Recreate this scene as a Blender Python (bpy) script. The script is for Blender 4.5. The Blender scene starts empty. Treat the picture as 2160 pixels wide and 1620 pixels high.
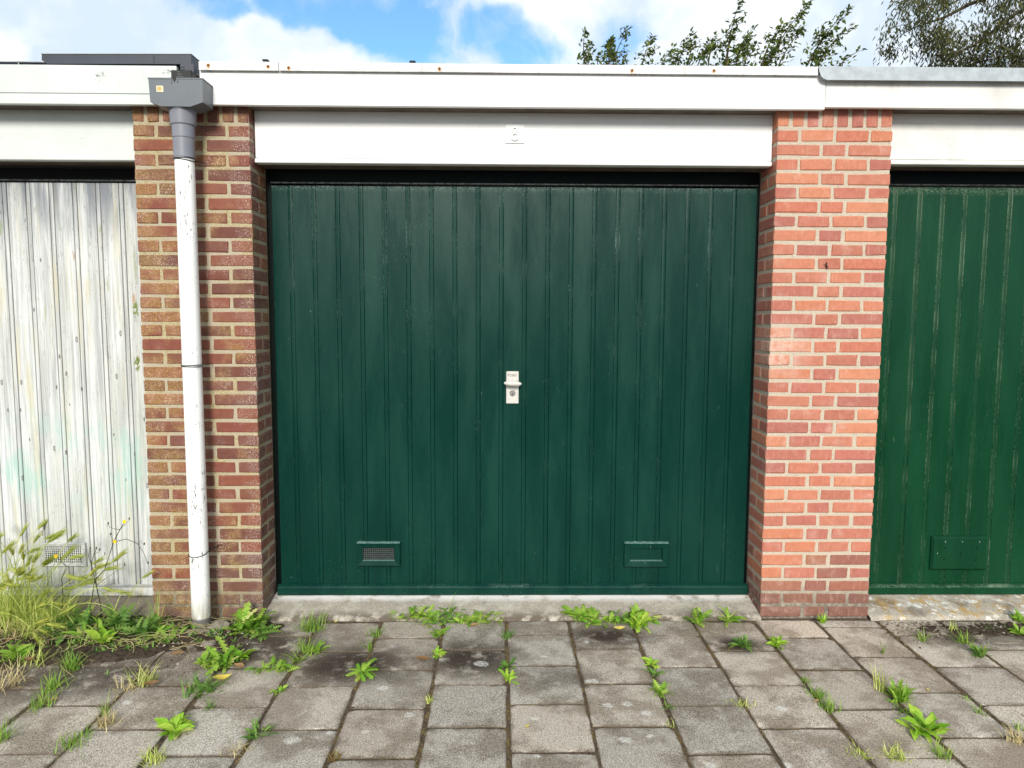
import bpy, bmesh, math, random
from mathutils import Vector, Matrix, noise as mnoise
R = math.radians
sc = bpy.context.scene
COL = sc.collection
random.seed(8)

# ------------------------------------------------------------------ camera
cam = bpy.data.cameras.new('camera'); camo = bpy.data.objects.new('camera', cam); COL.objects.link(camo)
M3 = Matrix([[0.999904, -0.002815, -0.013543], [-0.013233, 0.090343, -0.995823], [0.004027, 0.995907, 0.090297]])
camo.matrix_world = Matrix.Translation((-0.0123,-3.3730,1.4658)) @ M3.to_4x4()
cam.sensor_width = 36; cam.lens = 24.905; cam.clip_start = .05; cam.clip_end = 2000
sc.camera = camo

# ------------------------------------------------------------------ exposure
vs = sc.view_settings
vs.view_transform = 'Standard'; vs.look = 'None'; vs.gamma = 1; vs.use_curve_mapping = False
vs.exposure = 0.76
SUN_EL, SUN_AZ = 27.0, 182.0            # behind the camera, a little to its left

# ------------------------------------------------------------------ node helpers
class NB:
    def __init__(s, nt): s.nt = nt; s.n = nt.nodes; s.l = nt.links; s._pos = None
    def node(s, t, **kw):
        x = s.n.new(t)
        for k, v in kw.items(): setattr(x, k, v)
        return x
    def put(s, sock, v):
        if v is None: return
        if hasattr(v, 'is_output'): s.l.new(v, sock)
        else:
            if isinstance(v, (tuple, list)) and len(v) == 3 and sock.type == 'RGBA': v = (*v, 1)
            sock.default_value = v
    def pos(s):
        if s._pos is None: s._pos = s.node('ShaderNodeNewGeometry').outputs['Position']
        return s._pos
    def xyz(s, v=None):
        x = s.node('ShaderNodeSeparateXYZ'); s.put(x.inputs[0], v or s.pos()); return x.outputs
    def scale(s, v, k):
        x = s.node('ShaderNodeVectorMath', operation='MULTIPLY'); s.put(x.inputs[0], v or s.pos()); x.inputs[1].default_value = k; return x.outputs[0]
    def noise(s, sc_, det=3, rough=.55, vec=None, k=None, dist=0):
        x = s.node('ShaderNodeTexNoise'); v = vec or s.pos()
        if k: v = s.scale(v, k)
        s.put(x.inputs['Vector'], v); x.inputs['Scale'].default_value = sc_; x.inputs['Detail'].default_value = det
        x.inputs['Roughness'].default_value = rough; x.inputs['Distortion'].default_value = dist
        return x.outputs['Fac']
    def vor(s, sc_, vec=None, k=None, rnd=1, out='Distance'):
        x = s.node('ShaderNodeTexVoronoi'); v = vec or s.pos()
        if k: v = s.scale(v, k)
        s.put(x.inputs['Vector'], v); x.inputs['Scale'].default_value = sc_; x.inputs['Randomness'].default_value = rnd
        return x.outputs[out]
    def m(s, op, a, b=None, c=None):
        x = s.node('ShaderNodeMath', operation=op)
        for i, v in enumerate((a, b, c)): s.put(x.inputs[i], v)
        return x.outputs[0]
    def step(s, v, a, b, t0=0, t1=1):
        x = s.node('ShaderNodeMapRange', interpolation_type='SMOOTHSTEP'); s.put(x.inputs[0], v)
        lo, hi = (a, b) if a < b else (b, a)
        x.inputs[1].default_value = lo; x.inputs[2].default_value = hi
        x.inputs[3].default_value = t0 if a < b else t1; x.inputs[4].default_value = t1 if a < b else t0
        return x.outputs[0]
    def mix(s, f, a, b, bt='MIX'):
        x = s.node('ShaderNodeMix', data_type='RGBA', blend_type=bt)
        s.put(x.inputs[0], f); s.put(x.inputs[6], a); s.put(x.inputs[7], b); return x.outputs[2]
    def bump(s, h, st=.5, d=.004, n=None):
        x = s.node('ShaderNodeBump'); x.inputs['Strength'].default_value = st; x.inputs['Distance'].default_value = d
        s.put(x.inputs['Height'], h)
        if n: s.put(x.inputs['Normal'], n)
        return x.outputs[0]
    def blob(s, c, r, soft=1.0, vec=None):       # 1 inside an ellipsoid round c with radii r
        x = s.node('ShaderNodeVectorMath', operation='SUBTRACT'); s.put(x.inputs[0], vec or s.pos()); x.inputs[1].default_value = c
        y = s.scale(x.outputs[0], tuple(1/v for v in r))
        z = s.node('ShaderNodeVectorMath', operation='LENGTH'); s.put(z.inputs[0], y)
        return s.step(z.outputs['Value'], 1.0, 1.0-soft)

def lin(c): c /= 255; return c/12.92 if c <= .04045 else ((c+.055)/1.055)**2.4
def C(r, g, b, k=1.0): return tuple(min(.85, lin(v)*k) for v in (r, g, b))

def mat(name, rough=.7, spec=.4):
    m = bpy.data.materials.new(name); m.use_nodes = True; nb = NB(m.node_tree)
    b = m.node_tree.nodes['Principled BSDF']; b.inputs['Roughness'].default_value = rough; b.inputs['Specular IOR Level'].default_value = spec
    return m, nb, b
def fin(nb, b, col=None, rough=None, nrm=None):
    if col is not None: nb.put(b.inputs['Base Color'], col)
    if rough is not None: nb.put(b.inputs['Roughness'], rough)
    if nrm is not None: nb.put(b.inputs['Normal'], nrm)

# ------------------------------------------------------------------ world: sky with broken cloud
w = bpy.data.worlds.new('World'); sc.world = w; w.use_nodes = True
nb = NB(w.node_tree); nt = w.node_tree
for x in list(nt.nodes): nt.nodes.remove(x)
out = nb.node('ShaderNodeOutputWorld'); bg = nb.node('ShaderNodeBackground'); bg.inputs[1].default_value = .1
sky = nb.node('ShaderNodeTexSky', sky_type='NISHITA', sun_disc=False, sun_elevation=R(SUN_EL), sun_rotation=R(SUN_AZ), air_density=1.2, dust_density=.4, ozone_density=2.5)
d = nb.node('ShaderNodeTexCoord').outputs['Generated']
warp = nb.node('ShaderNodeTexNoise'); nb.put(warp.inputs['Vector'], d); warp.inputs['Scale'].default_value = 7; warp.inputs['Detail'].default_value = 5
wv = nb.node('ShaderNodeVectorMath', operation='MULTIPLY_ADD'); nb.put(wv.inputs[0], warp.outputs['Color']); wv.inputs[1].default_value = (.22, .22, .16); nb.put(wv.inputs[2], d)
wd = nb.node('ShaderNodeVectorMath', operation='SUBTRACT'); nb.put(wd.inputs[0], wv.outputs[0]); wd.inputs[1].default_value = (.11, .11, .08)
wd = wd.outputs[0]
big = nb.noise(2.6, 6, .55, vec=d)
fine = nb.noise(13, 7, .6, vec=wd)
cov = nb.m('ADD', nb.m('MULTIPLY', big, .9), nb.m('MULTIPLY', fine, .35))
gap = nb.m('MAXIMUM', nb.blob((-0.1760,0.9108,0.3734), (.185, .3, .10), .95, vec=wd), nb.m('MULTIPLY', nb.blob((-0.2350,0.8937,0.3822), (.13, .3, .06), .9, vec=wd), .9))
for gd_, gr_, gs_ in (((0.1586,0.9184,0.3626), (.12, .3, .05), .62), ((0.0110,0.9382,0.3458), (.14, .3, .04), .5), ((-0.3380,0.8667,0.3669), (.09, .3, .05), .85), ((0.2242,0.8984,0.3776), (.10, .3, .04), .5)):
    gap = nb.m('MAXIMUM', gap, nb.m('MULTIPLY', nb.blob(gd_, gr_, .9, vec=wd), gs_))
puff = nb.m('MAXIMUM', nb.blob((-0.2893,0.8990,0.3287), (.13, .3, .055), .7, vec=wd), nb.m('MAXIMUM', nb.blob((0.3073,0.8846,0.3507), (.40, .5, .16), .7, vec=wd), nb.blob((-0.4766,0.8196,0.3179), (.32, .5, .16), .7, vec=wd)))
cov = nb.m('ADD', nb.m('SUBTRACT', cov, nb.m('MULTIPLY', gap, .38)), nb.m('MULTIPLY', puff, .14))
cloud = nb.step(cov, .37, .62)
shade = nb.noise(5.5, 4, .5, vec=wd)
ccol = nb.mix(nb.step(shade, .40, .60), (4.4, 5.2, 6.0), (6.3, 6.6, 6.9))
skyc = nb.mix(1.0, sky.outputs[0], (.80, 1.10, 1.40), 'MULTIPLY')
w.cycles.sample_map_resolution = 256
nb.put(bg.inputs[0], nb.mix(cloud, skyc, ccol)); nb.l.new(bg.outputs[0], out.inputs[0])

sun = bpy.data.lights.new('sun', 'SUN'); sun.energy = 2.5; sun.angle = R(16); sun.color = (1, .95, .87)
suno = bpy.data.objects.new('sun', sun); COL.objects.link(suno)
sd = Vector((math.sin(R(SUN_AZ))*math.cos(R(SUN_EL)), math.cos(R(SUN_AZ))*math.cos(R(SUN_EL)), math.sin(R(SUN_EL))))
suno.rotation_euler = sd.to_track_quat('Z', 'Y').to_euler()

# ------------------------------------------------------------------ materials
def brick_mat(name, left):
    m, nb, b = mat(name, .85, .25)
    oi = nb.node('ShaderNodeObjectInfo')
    c = oi.outputs['Color']
    off = nb.node('ShaderNodeVectorMath', operation='ADD'); nb.put(off.inputs[0], nb.pos()); nb.put(off.inputs[1], oi.outputs['Random'])
    o = off.outputs[0]
    n1 = nb.noise(38, 4, .6, vec=o); n2 = nb.noise(420, 3, .6); n3 = nb.noise(9, 3, .5)
    c = nb.mix(nb.step(n1, .35, .7, 0, .5), c, nb.mix(1, c, (.74, .68, .66), 'MULTIPLY'))
    c = nb.mix(nb.step(n2, .58, .72, 0, .35), c, nb.mix(1, c, (1.5, 1.45, 1.4), 'MULTIPLY'))
    c = nb.mix(nb.step(n2, .42, .3, 0, .55), c, nb.mix(1, c, (.45, .4, .4), 'MULTIPLY'))
    sp = nb.noise(170, 4, .7)
    x, y, z = nb.xyz()
    if left:
        edge = nb.step(x, -1.30, -1.19); low = nb.step(nb.m('ADD', n3, nb.m('MULTIPLY', edge, .18)), .50, .66)
        c = nb.mix(nb.m('MULTIPLY', low, nb.step(sp, .52, .62, 0, .75)), c, C(205, 190, 180, .8))
        lf = nb.m('ADD', nb.noise(6.5, 4, .6), nb.m('MULTIPLY', nb.step(x, -1.3, -1.75), .16))
        c = nb.mix(nb.m('MULTIPLY', nb.step(lf, .50, .70), nb.step(sp, .47, .60, .14, .85)), c, nb.mix(nb.step(nb.noise(24, 2), .4, .6), C(176, 150, 84, .8), C(206, 176, 130, .8)))
        rg = nb.step(nb.noise(5, 2), .4, .7, .75, .5)
    else:
        bl = nb.m('MULTIPLY', nb.m('ADD', nb.m('MULTIPLY', nb.blob((1.30, 0, 1.33), (.22, .3, .20), .9), .6), nb.step(n3, .52, .74, .0, .32)), nb.step(nb.noise(24, 5, .65), .3, .65))
        c = nb.mix(bl, c, C(240, 215, 200, .8))
        c = nb.mix(nb.step(sp, .60, .68, 0, .65), c, C(228, 196, 172, .8)); c = nb.mix(nb.m('MULTIPLY', nb.step(nb.noise(1, 3, .6, k=(90, 90, 14)), .55, .72), .35), c, C(216, 180, 160, .8))
        rg = .86
    h = nb.m('ADD', nb.m('MULTIPLY', n1, .8), nb.m('MULTIPLY', n2, .5))
    fin(nb, b, c, rg, nb.bump(h, .7, .004)); return m
def mortar_mat(name, left):
    m, nb, b = mat(name, .95, .15)
    x, y, z = nb.xyz()
    c = nb.mix(nb.step(nb.noise(260, 3, .7), .30, .58), C(160, 150, 134, .85), C(224, 210, 188, .82) if not left else C(208, 196, 172, .8))
    if left:
        c = nb.mix(nb.step(nb.noise(5.5, 4, .6), .40, .62, .1, .85), c, nb.mix(nb.step(nb.noise(200, 3), .4, .6), C(172, 156, 108, .8), C(212, 198, 158, .8)))
    c = nb.mix(nb.m('MULTIPLY', nb.step(z, .24, .02), nb.step(nb.noise(30, 4), .3, .6, .4, .9)), c, C(105, 98, 88, .75))
    fin(nb, b, c, None, nb.bump(nb.noise(200, 4, .7), .9, .006)); return m
def green_mat(name, base, dark, sheen, chip, pale, chipthr=.90):
    m, nb, b = mat(name, .24, .22)
    at = nb.node('ShaderNodeAttribute', attribute_name='groove').outputs['Fac']
    oi = nb.node('ShaderNodeObjectInfo').outputs['Random']
    n1 = nb.noise(1, 4, .6, k=(9, 9, 1.6)); n2 = nb.noise(1, 4, .7, k=(140, 140, 7))
    x, y, z = nb.xyz()
    c = nb.mix(nb.step(n1, .3, .7), dark, base)
    c = nb.mix(nb.step(n2, .55, .75, 0, .3), c, sheen)
    c = nb.mix(nb.m('MULTIPLY', oi, .4), c, dark)
    sp = nb.noise(310, 2, .5); area = nb.noise(4.5, 3, .6)
    ch = nb.m('MULTIPLY', nb.step(sp, .735, .76), nb.step(nb.m('ADD', area, nb.m('MULTIPLY', nb.step(z, .42, .06), .12)), .42, .62))
    top = nb.m('MULTIPLY', nb.step(z, 2.085, 2.118), nb.step(nb.noise(1, 4, .7, k=(120, 120, 260)), .50, .58))
    gr = nb.m('MULTIPLY', at, nb.step(nb.m('ADD', nb.noise(1, 3, .6, k=(300, 300, 240)), nb.m('ADD', nb.m('MULTIPLY', area, .5), nb.step(z, .9, 2.2, 0, .10))), chipthr-chip, chipthr+.09-chip))
    scr = nb.m('MULTIPLY', nb.step(nb.noise(1, 3, .6, k=(60, 60, 14), dist=1.5), .70, .74), nb.step(nb.noise(3.1, 3, .6), .55, .65))
    c = nb.mix(nb.m('MAXIMUM', nb.m('MAXIMUM', ch, gr), nb.m('MULTIPLY', nb.m('MAXIMUM', top, scr), .32)), c, pale)
    dust = nb.m('MULTIPLY', nb.step(z, .50, .04), nb.step(nb.noise(420, 3, .7), .55, .72, .0, .25))
    c = nb.mix(dust, c, C(120, 130, 118, .6))
    fin(nb, b, c, nb.step(n1, .3, .7, .22, .36), nb.bump(nb.m('ADD', nb.m('MULTIPLY', n2, .5), nb.noise(1, 3, .6, k=(30, 30, 6))), .25, .003)); return m
def whitewood_mat():
    m, nb, b = mat('weathered white painted wood', .8, .2)
    at = nb.node('ShaderNodeAttribute', attribute_name='groove').outputs['Fac']
    ro = nb.node('ShaderNodeObjectInfo').outputs['Random']
    off = nb.node('ShaderNodeCombineXYZ'); nb.put(off.inputs[2], nb.m('MULTIPLY', ro, 9))
    pv = nb.node('ShaderNodeVectorMath', operation='ADD'); nb.put(pv.inputs[0], nb.pos()); nb.put(pv.inputs[1], off.outputs[0]); pv = pv.outputs[0]
    x, y, z = nb.xyz()
    g1 = nb.noise(1, 5, .65, vec=pv, k=(75, 75, 2.2), dist=.6); g2 = nb.noise(1, 4, .65, vec=pv, k=(260, 260, 9), dist=.4); g3 = nb.noise(1, 4, .6, vec=pv, k=(9, 9, 1.3))
    g4 = nb.noise(1, 3, .7, vec=pv, k=(190, 190, 26), dist=.8)
    c = nb.mix(nb.step(g3, .35, .65), C(238, 240, 238, .74), C(220, 222, 216, .70))
    c = nb.mix(nb.step(g1, .42, .66, 0, .7), c, C(176, 179, 176, .70))
    wear = nb.m('ADD', nb.m('MULTIPLY', g3, .7), nb.m('ADD', nb.step(z, 1.45, 2.10, 0, .14), nb.step(z, .60, .10, 0, .10)))
    c = nb.mix(nb.m('MULTIPLY', nb.step(g4, .61, .67), nb.step(wear, .28, .48, .2, .85)), c, C(112, 110, 102, .65))
    c = nb.mix(nb.m('MULTIPLY', nb.step(nb.noise(1, 3, .6, vec=pv, k=(20, 20, 1.7)), .52, .70), .55), c, C(214, 206, 168, .8))
    c = nb.mix(nb.m('MULTIPLY', nb.step(nb.noise(1, 3, .6, vec=pv, k=(26, 26, 5)), .62, .70), nb.step(z, 1.2, 1.6, 0, .65)), c, C(158, 172, 116, .75))
    gz = nb.m('MULTIPLY', nb.step(z, .40, .70), nb.step(z, 1.10, .80))
    c = nb.mix(nb.m('MULTIPLY', nb.m('MULTIPLY', gz, nb.step(nb.noise(1, 3, .6, k=(5, 5, 4)), .45, .60)), nb.step(g1, .38, .58, .1, .75)), c, C(172, 210, 196, .8))
    kn = nb.vor(1, vec=pv, k=(15, 15, 6)); c = nb.mix(nb.m('MULTIPLY', nb.m('MULTIPLY', nb.step(kn, .10, .08), nb.step(kn, .03, .06, .4, 1)), .85), c, C(120, 114, 106, .7))
    rs = nb.vor(1, vec=pv, k=(8, 8, 2.3)); c = nb.mix(nb.step(rs, .085, .03, 0, .7), c, C(196, 146, 96, .7))
    for gx, gz_ in ((-1.838, 1.51), (-1.843, 1.245)): c = nb.mix(nb.m('MULTIPLY', nb.blob((gx, .197, gz_), (.020, .1, .055), .5), nb.step(nb.noise(1, 3, .7, k=(70, 70, 40)), .44, .52)), c, C(122, 136, 66, .75))
    c = nb.mix(nb.m('MULTIPLY', nb.step(z, 1.78, 2.12), nb.step(nb.noise(1, 3, .6, vec=pv, k=(22, 22, 2.0)), .34, .60, .15, .85)), c, C(124, 130, 140, .75))
    c = nb.mix(nb.m('MULTIPLY', at, .85), c, C(104, 104, 102, .7))
    h = nb.m('ADD', g1, nb.m('MULTIPLY', g2, .6))
    fin(nb, b, c, None, nb.bump(h, .5, .003)); return m
def white_mat(name, tint, dirt, grain=.15, amt=.35):
    m, nb, b = mat(name, .45, .35)
    g = nb.noise(1, 4, .65, k=(6, 150, 170), dist=.3); n = nb.noise(3, 4, .6)
    fleck = nb.m('MULTIPLY', nb.step(nb.noise(1, 3, .6, k=(22, 140, 160)), .66, .71), nb.step(n, .42, .6))
    c = nb.mix(nb.m('MULTIPLY', nb.step(n, .4, .7), amt), tint, nb.mix(.55, tint, dirt))
    c = nb.mix(nb.m('MULTIPLY', fleck, amt), c, dirt)
    if name.startswith('greenish'):
        for p_, r_ in (((-1.814,-0.055,2.560), (.05, .1, .018)), ((-1.524,-0.055,2.572), (.07, .1, .02)), ((-1.836,-0.055,2.539), (.02, .1, .03))):
            c = nb.mix(nb.m('MULTIPLY', nb.blob(p_, r_, .9), nb.step(nb.noise(1, 4, .7, k=(60, 60, 110)), .50, .60, 0, .8)), c, C(80, 82, 78, .7))
        nl = nb.vor(1, k=(7, 1, 16)); c = nb.mix(nb.step(nl, .030, .018, 0, .8), c, C(70, 70, 66, .7))
    x, y, z = nb.xyz(); dr_ = nb.m('MULTIPLY', nb.step(nb.noise(1, 3, .6, k=(45, 10, 3)), .50, .72), nb.step(z, 2.44, 2.58, .05, .5)); c = nb.mix(nb.m('MULTIPLY', dr_, amt), c, dirt)
    fin(nb, b, c, None, nb.bump(g, grain, .003)); return m
def simple(name, col, rough=.6, spec=.4, metal=0, var=.15, sc_=30, bmp=.1):
    m, nb, b = mat(name, rough, spec); b.inputs['Metallic'].default_value = metal
    n = nb.noise(sc_, 4, .6)
    fin(nb, b, nb.mix(nb.step(n, .3, .7, 0, 1), tuple(v*(1-var) for v in col), tuple(min(.9, v*(1+var)) for v in col)), None, nb.bump(n, bmp, .002)); return m
def veg_mat(name, a, b_, trans=.25, rough=.5):
    m, nb, b = mat(name, rough, .3)
    g = nb.node('ShaderNodeNewGeometry'); r = g.outputs['Random Per Island']; oi = nb.node('ShaderNodeObjectInfo').outputs['Random']
    f = nb.m('FRACT', nb.m('ADD', nb.m('MULTIPLY', oi, 3.7), r))
    c = nb.mix(f, a, b_); c = nb.mix(nb.step(nb.noise(60, 3), .35, .7, 0, .35), c, tuple(v*.6 for v in a))
    fin(nb, b, c)
    t = nb.node('ShaderNodeBsdfTranslucent'); nb.put(t.inputs[0], c)
    ms = nb.node('ShaderNodeMixShader'); ms.inputs[0].default_value = trans
    nb.l.new(b.outputs[0], ms.inputs[1]); nb.l.new(t.outputs[0], ms.inputs[2])
    nb.l.new(ms.outputs[0], m.node_tree.nodes['Material Output'].inputs[0]); return m
LICHEN = [(x-.013, y-.013, r) for (x, y), r in [((-0.074,-0.436), .032), ((0.196,-0.372), .016), ((-0.461,-0.634), .022), ((-0.716,-0.987), .028), ((0.383,-0.589), .022), ((0.421,-0.770), .020), ((0.494,-0.761), .022), ((0.556,-0.825), .020), ((0.448,-0.992), .022), ((0.538,-0.967), .016), ((0.401,-0.239), .016), ((0.138,-0.857), .014), ((0.050,-0.761), .016), ((-0.470,-0.937), .014), ((-0.329,-0.829), .020), ((1.076,-0.795), .024), ((0.951,-1.139), .026), ((-1.418,-0.739), .020), ((-1.380,0.030), .02), ((0.705,-1.138), .016), ((-0.596,-0.942), .014), ((0.134,-1.082), .016)]]
def paving_mat():
    m, nb, b = mat('concrete paving', .9, .2)
    oi = nb.node('ShaderNodeObjectInfo'); c = oi.outputs['Color']
    x, y, z = nb.xyz()
    ag = nb.noise(300, 2, .8); v = nb.vor(360, out='Color')
    vs_ = nb.node('ShaderNodeSeparateColor'); nb.put(vs_.inputs[0], v)
    c = nb.mix(nb.step(ag, .32, .68), nb.mix(1, c, (.40, .39, .38), 'MULTIPLY'), nb.mix(1, c, (1.52, 1.52, 1.48), 'MULTIPLY'))
    c = nb.mix(nb.step(vs_.outputs[0], .82, .95, 0, .7), c, C(232, 226, 214, .85))
    c = nb.mix(nb.step(vs_.outputs[1], .82, .95, 0, .6), c, C(66, 62, 58, .7))
    big = nb.noise(3.2, 4, .6); mid = nb.noise(11, 4, .65)
    c = nb.mix(nb.m('MULTIPLY', nb.step(nb.m('ADD', nb.m('MULTIPLY', big, .65), nb.m('MULTIPLY', mid, .35)), .45, .58), .75), c, nb.mix(1, c, (.50, .46, .42), 'MULTIPLY'))
    # damp brown dirt in front of the green door
    st = nb.m('MAXIMUM', nb.m('MAXIMUM', nb.blob((-.66, -.46, 0), (.42, .27, .2), .8), nb.blob((-.14, -.42, 0), (.32, .26, .2), .8)), nb.m('MAXIMUM', nb.blob((.50, -.20, 0), (.30, .13, .2), .8), nb.blob((1.05, -.30, 0), (.22, .12, .2), .8)))
    st = nb.m('MAXIMUM', st, nb.m('MULTIPLY', nb.blob((-1.1, -.3, 0), (.45, .30, .2), .8), .9))
    st = nb.m('MAXIMUM', st, nb.m('MULTIPLY', nb.blob((.22, -.58, 0), (.3, .16, .2), .9), .6)); st = nb.m('MAXIMUM', st, nb.m('MULTIPLY', nb.blob((-1.75, -.55, 0), (.7, .3, .2), .8), .85)); st = nb.m('MAXIMUM', st, nb.m('MULTIPLY', nb.blob((2.3, -.2, 0), (.6, .22, .2), .8), .9))
    st = nb.m('MULTIPLY', st, nb.step(nb.m('ADD', mid, nb.m('MULTIPLY', ag, .3)), .44, .66))
    c = nb.mix(nb.m('MULTIPLY', st, .95), c, nb.mix(nb.step(ag, .45, .6), C(50, 40, 33, .7), C(86, 70, 60, .7)))
    # pale lichen spots
    wv = nb.node('ShaderNodeVectorMath', operation='ADD'); nz = nb.node('ShaderNodeTexNoise'); nb.put(nz.inputs['Vector'], nb.pos()); nz.inputs['Scale'].default_value = 45; nz.inputs['Detail'].default_value = 4
    nb.put(wv.inputs[0], nb.scale(nz.outputs['Color'], (.026, .026, .0))); nb.put(wv.inputs[1], nb.pos())
    sp = nb.node('ShaderNodeTexVoronoi'); nb.put(sp.inputs['Vector'], nb.scale(wv.outputs[0], (1, 1, 0))); sp.inputs['Scale'].default_value = 4.3
    spc = nb.node('ShaderNodeSeparateColor'); nb.put(spc.inputs[0], sp.outputs['Color'])
    lic = None
    for lx, ly, lr in LICHEN:
        q = nb.blob((lx, ly, 0), (lr*1.25, lr, .2), .45, vec=wv.outputs[0]); lic = q if lic is None else nb.m('MAXIMUM', lic, q)
    far = nb.m('MULTIPLY', nb.step(sp.outputs['Distance'], .10, .05), nb.step(spc.outputs[0], .6, .65, 0, .55))
    c = nb.mix(nb.m('MULTIPLY', nb.m('MAXIMUM', lic, far), nb.step(nb.noise(130, 3, .7), .38, .60, .10, .85)), c, C(236, 234, 226, .85))
    tn = nb.node('ShaderNodeTexVoronoi'); nb.put(tn.inputs['Vector'], nb.scale(nb.pos(), (1, 1, 0))); tn.inputs['Scale'].default_value = 34
    tc = nb.node('ShaderNodeSeparateColor'); nb.put(tc.inputs[0], tn.outputs['Color'])
    c = nb.mix(nb.m('MULTIPLY', nb.step(tn.outputs['Distance'], .13, .07), nb.step(tc.outputs[0], .62, .66, 0, .7)), c, C(216, 211, 202, .8))
    # dirt creeping in from the joints (per-tile edge attribute)
    ed = nb.node('ShaderNodeAttribute', attribute_name='edge').outputs['Fac']
    c = nb.mix(nb.m('MULTIPLY', nb.step(nb.m('ADD', nb.m('MULTIPLY', ed, .7), nb.m('MULTIPLY', mid, .9)), .80, 1.15), .8), c, nb.mix(nb.step(ag, .4, .6), C(84, 72, 60, .75), C(132, 118, 100, .8)))
    h = nb.m('ADD', ag, nb.m('MULTIPLY', mid, .6))
    fin(nb, b, c, None, nb.bump(h, .8, .005)); return m
def soil_mat(name, a, b_, litter):
    m, nb, b = mat(name, 1, .1)
    n = nb.noise(60, 5, .7); n2 = nb.noise(330, 4, .7)
    c = nb.mix(nb.step(n, .3, .7), a, b_); c = nb.mix(nb.step(n2, .55, .7, 0, .6), c, litter)
    c = nb.mix(nb.step(n2, .42, .32, 0, .7), c, tuple(v*.35 for v in a))
    fin(nb, b, c, None, nb.bump(nb.m('ADD', n, n2), 1, .012)); return m
def sill_mat(name, kind):
    m, nb, b = mat(name, .9, .2)
    x, y, z = nb.xyz()
    ag = nb.noise(280, 4, .7); mid = nb.noise(14, 5, .65)
    c = nb.mix(nb.step(ag, .32, .66), C(128, 120, 108, .75), C(224, 214, 196, .8))
    c = nb.mix(nb.step(mid, .45, .65, 0, .6), c, nb.mix(nb.step(ag, .4, .6), C(196, 188, 172, .8), C(240, 232, 216, .85)))
    if kind == 'main':
        c = nb.mix(nb.m('MULTIPLY', nb.step(y, .10, .16), nb.step(mid, .3, .5)), c, C(244, 242, 236, .85))
        c = nb.mix(nb.m('MULTIPLY', nb.step(nb.noise(1, 4, .6, k=(9, 26, 9)), .66, .74), .6), c, C(98, 118, 112, .7))
        c = nb.mix(nb.m('MULTIPLY', nb.step(y, .06, -.02), nb.step(nb.noise(20, 4), .35, .6)), c, C(120, 108, 96, .75))
    elif kind == 'lichen':
        c = nb.mix(nb.step(nb.noise(16, 5, .65), .50, .62, 0, .8), c, C(198, 162, 92, .8))
        c = nb.mix(nb.step(nb.noise(22, 5, .65), .56, .64), c, C(242, 240, 232, .85))
        c = nb.mix(nb.m('MULTIPLY', nb.step(nb.noise(9, 5), .52, .66), .6), c, C(120, 112, 100, .7))
    else:
        c = nb.mix(.65, c, C(112, 104, 88, .7))
    fin(nb, b, c, None, nb.bump(nb.m('ADD', ag, mid), .8, .006)); return m

def gritm():
    m, nb, b = mat('grit', .95, .1); r = nb.node('ShaderNodeNewGeometry').outputs['Random Per Island']
    fin(nb, b, nb.mix(nb.step(r, .55, 1.0), nb.mix(nb.step(r, 0, .5), C(60, 50, 42, .8), C(120, 104, 86, .8)), C(196, 188, 172, .8))); return m
MT = {}
MT['brickL'] = brick_mat('stained dark brick', True); MT['brickR'] = brick_mat('clean orange brick', False)
MT['mortL'] = mortar_mat('lichen mortar', True); MT['mortR'] = mortar_mat('pale mortar', False)
MT['teal'] = green_mat('dark teal door paint', C(10, 74, 62, .53), C(4, 61, 52, .53), C(20, 80, 70, .54), .0, C(180, 206, 196, .75))
MT['green'] = green_mat('bright green door paint', C(14, 84, 52, .54), C(9, 70, 43, .54), C(30, 96, 66, .54), .12, C(186, 205, 176, .75))
MT['frame'] = simple('very dark green frame paint', C(5, 26, 23, .5), .5, .12)
MT['blackframe'] = simple('black frame paint', C(14, 12, 12, .5), .7, .2, var=.5, sc_=40)
MT['wwood'] = whitewood_mat(); MT['shade_ply'] = simple('shade toned grey brown plywood', C(118, 108, 98, .7), .9, .1, 0, .2, 12, .2)  # plywood for undersides, their shade put into the dark tone
MT['white'] = white_mat('fresh white gloss paint', (.77, .77, .76), (.56, .55, .51), .45, .32)
MT['whiteR'] = white_mat('worn white paint', (.73, .72, .685), (.40, .38, .35), .6, .8)
MT['whiteL'] = white_mat('greenish white paint', (.60, .635, .60), (.38, .41, .385), .10, .5)
MT['sealR'] = simple('grey zinc sheet', C(178, 186, 190, .8), .5, .4, .1, .14, 22, .15)
MT['grime'] = white_mat('flecked white metal trim', (.75, .74, .72), (.30, .29, .28), .3, 1.0)
MT['rust'] = simple('rust', C(128, 74, 34, .8), .9, .2, 0, .4, 200, .3)
MT['steel'] = simple('dull steel', C(150, 150, 146, .8), .45, .5, .6)
MT['hopper'] = simple('grey plastic', C(112, 118, 124, .75), .38, .4, 0, .06, 6, .04)
MT['collar'] = simple('pale grey plastic', C(140, 142, 152, .75), .42, .4, 0, .08, 9, .05)
MT['tray'] = simple('dark grey coated metal', C(66, 72, 82, .7), .4, .4, 0, .08, 9, .05)
MT['black'] = simple('black plastic', C(18, 18, 20, .7), .5, .35)
MT['wire'] = simple('black wire', C(24, 24, 28, .7), .5, .3)
MT['sticker'] = simple('cream sticker', C(240, 226, 190, .8), .6, .3)
MT['stickerprint'] = simple('ochre sticker print', C(214, 176, 106, .8), .6, .3, 0, .3, 300)
MT['handle'] = simple('chipped white lock paint', C(226, 222, 214, .70), .5, .4, 0, .16, 160, .4)
MT['engrave'] = simple('engraved grey', C(128, 124, 116, .6), .7, .2)
MT['dark'] = simple('dark void', C(16, 18, 18, .6), .9, .1)
MT['mesh'] = simple('grey grille wire', C(110, 122, 120, .6), .5, .4, 0, .3, 200)
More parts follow.
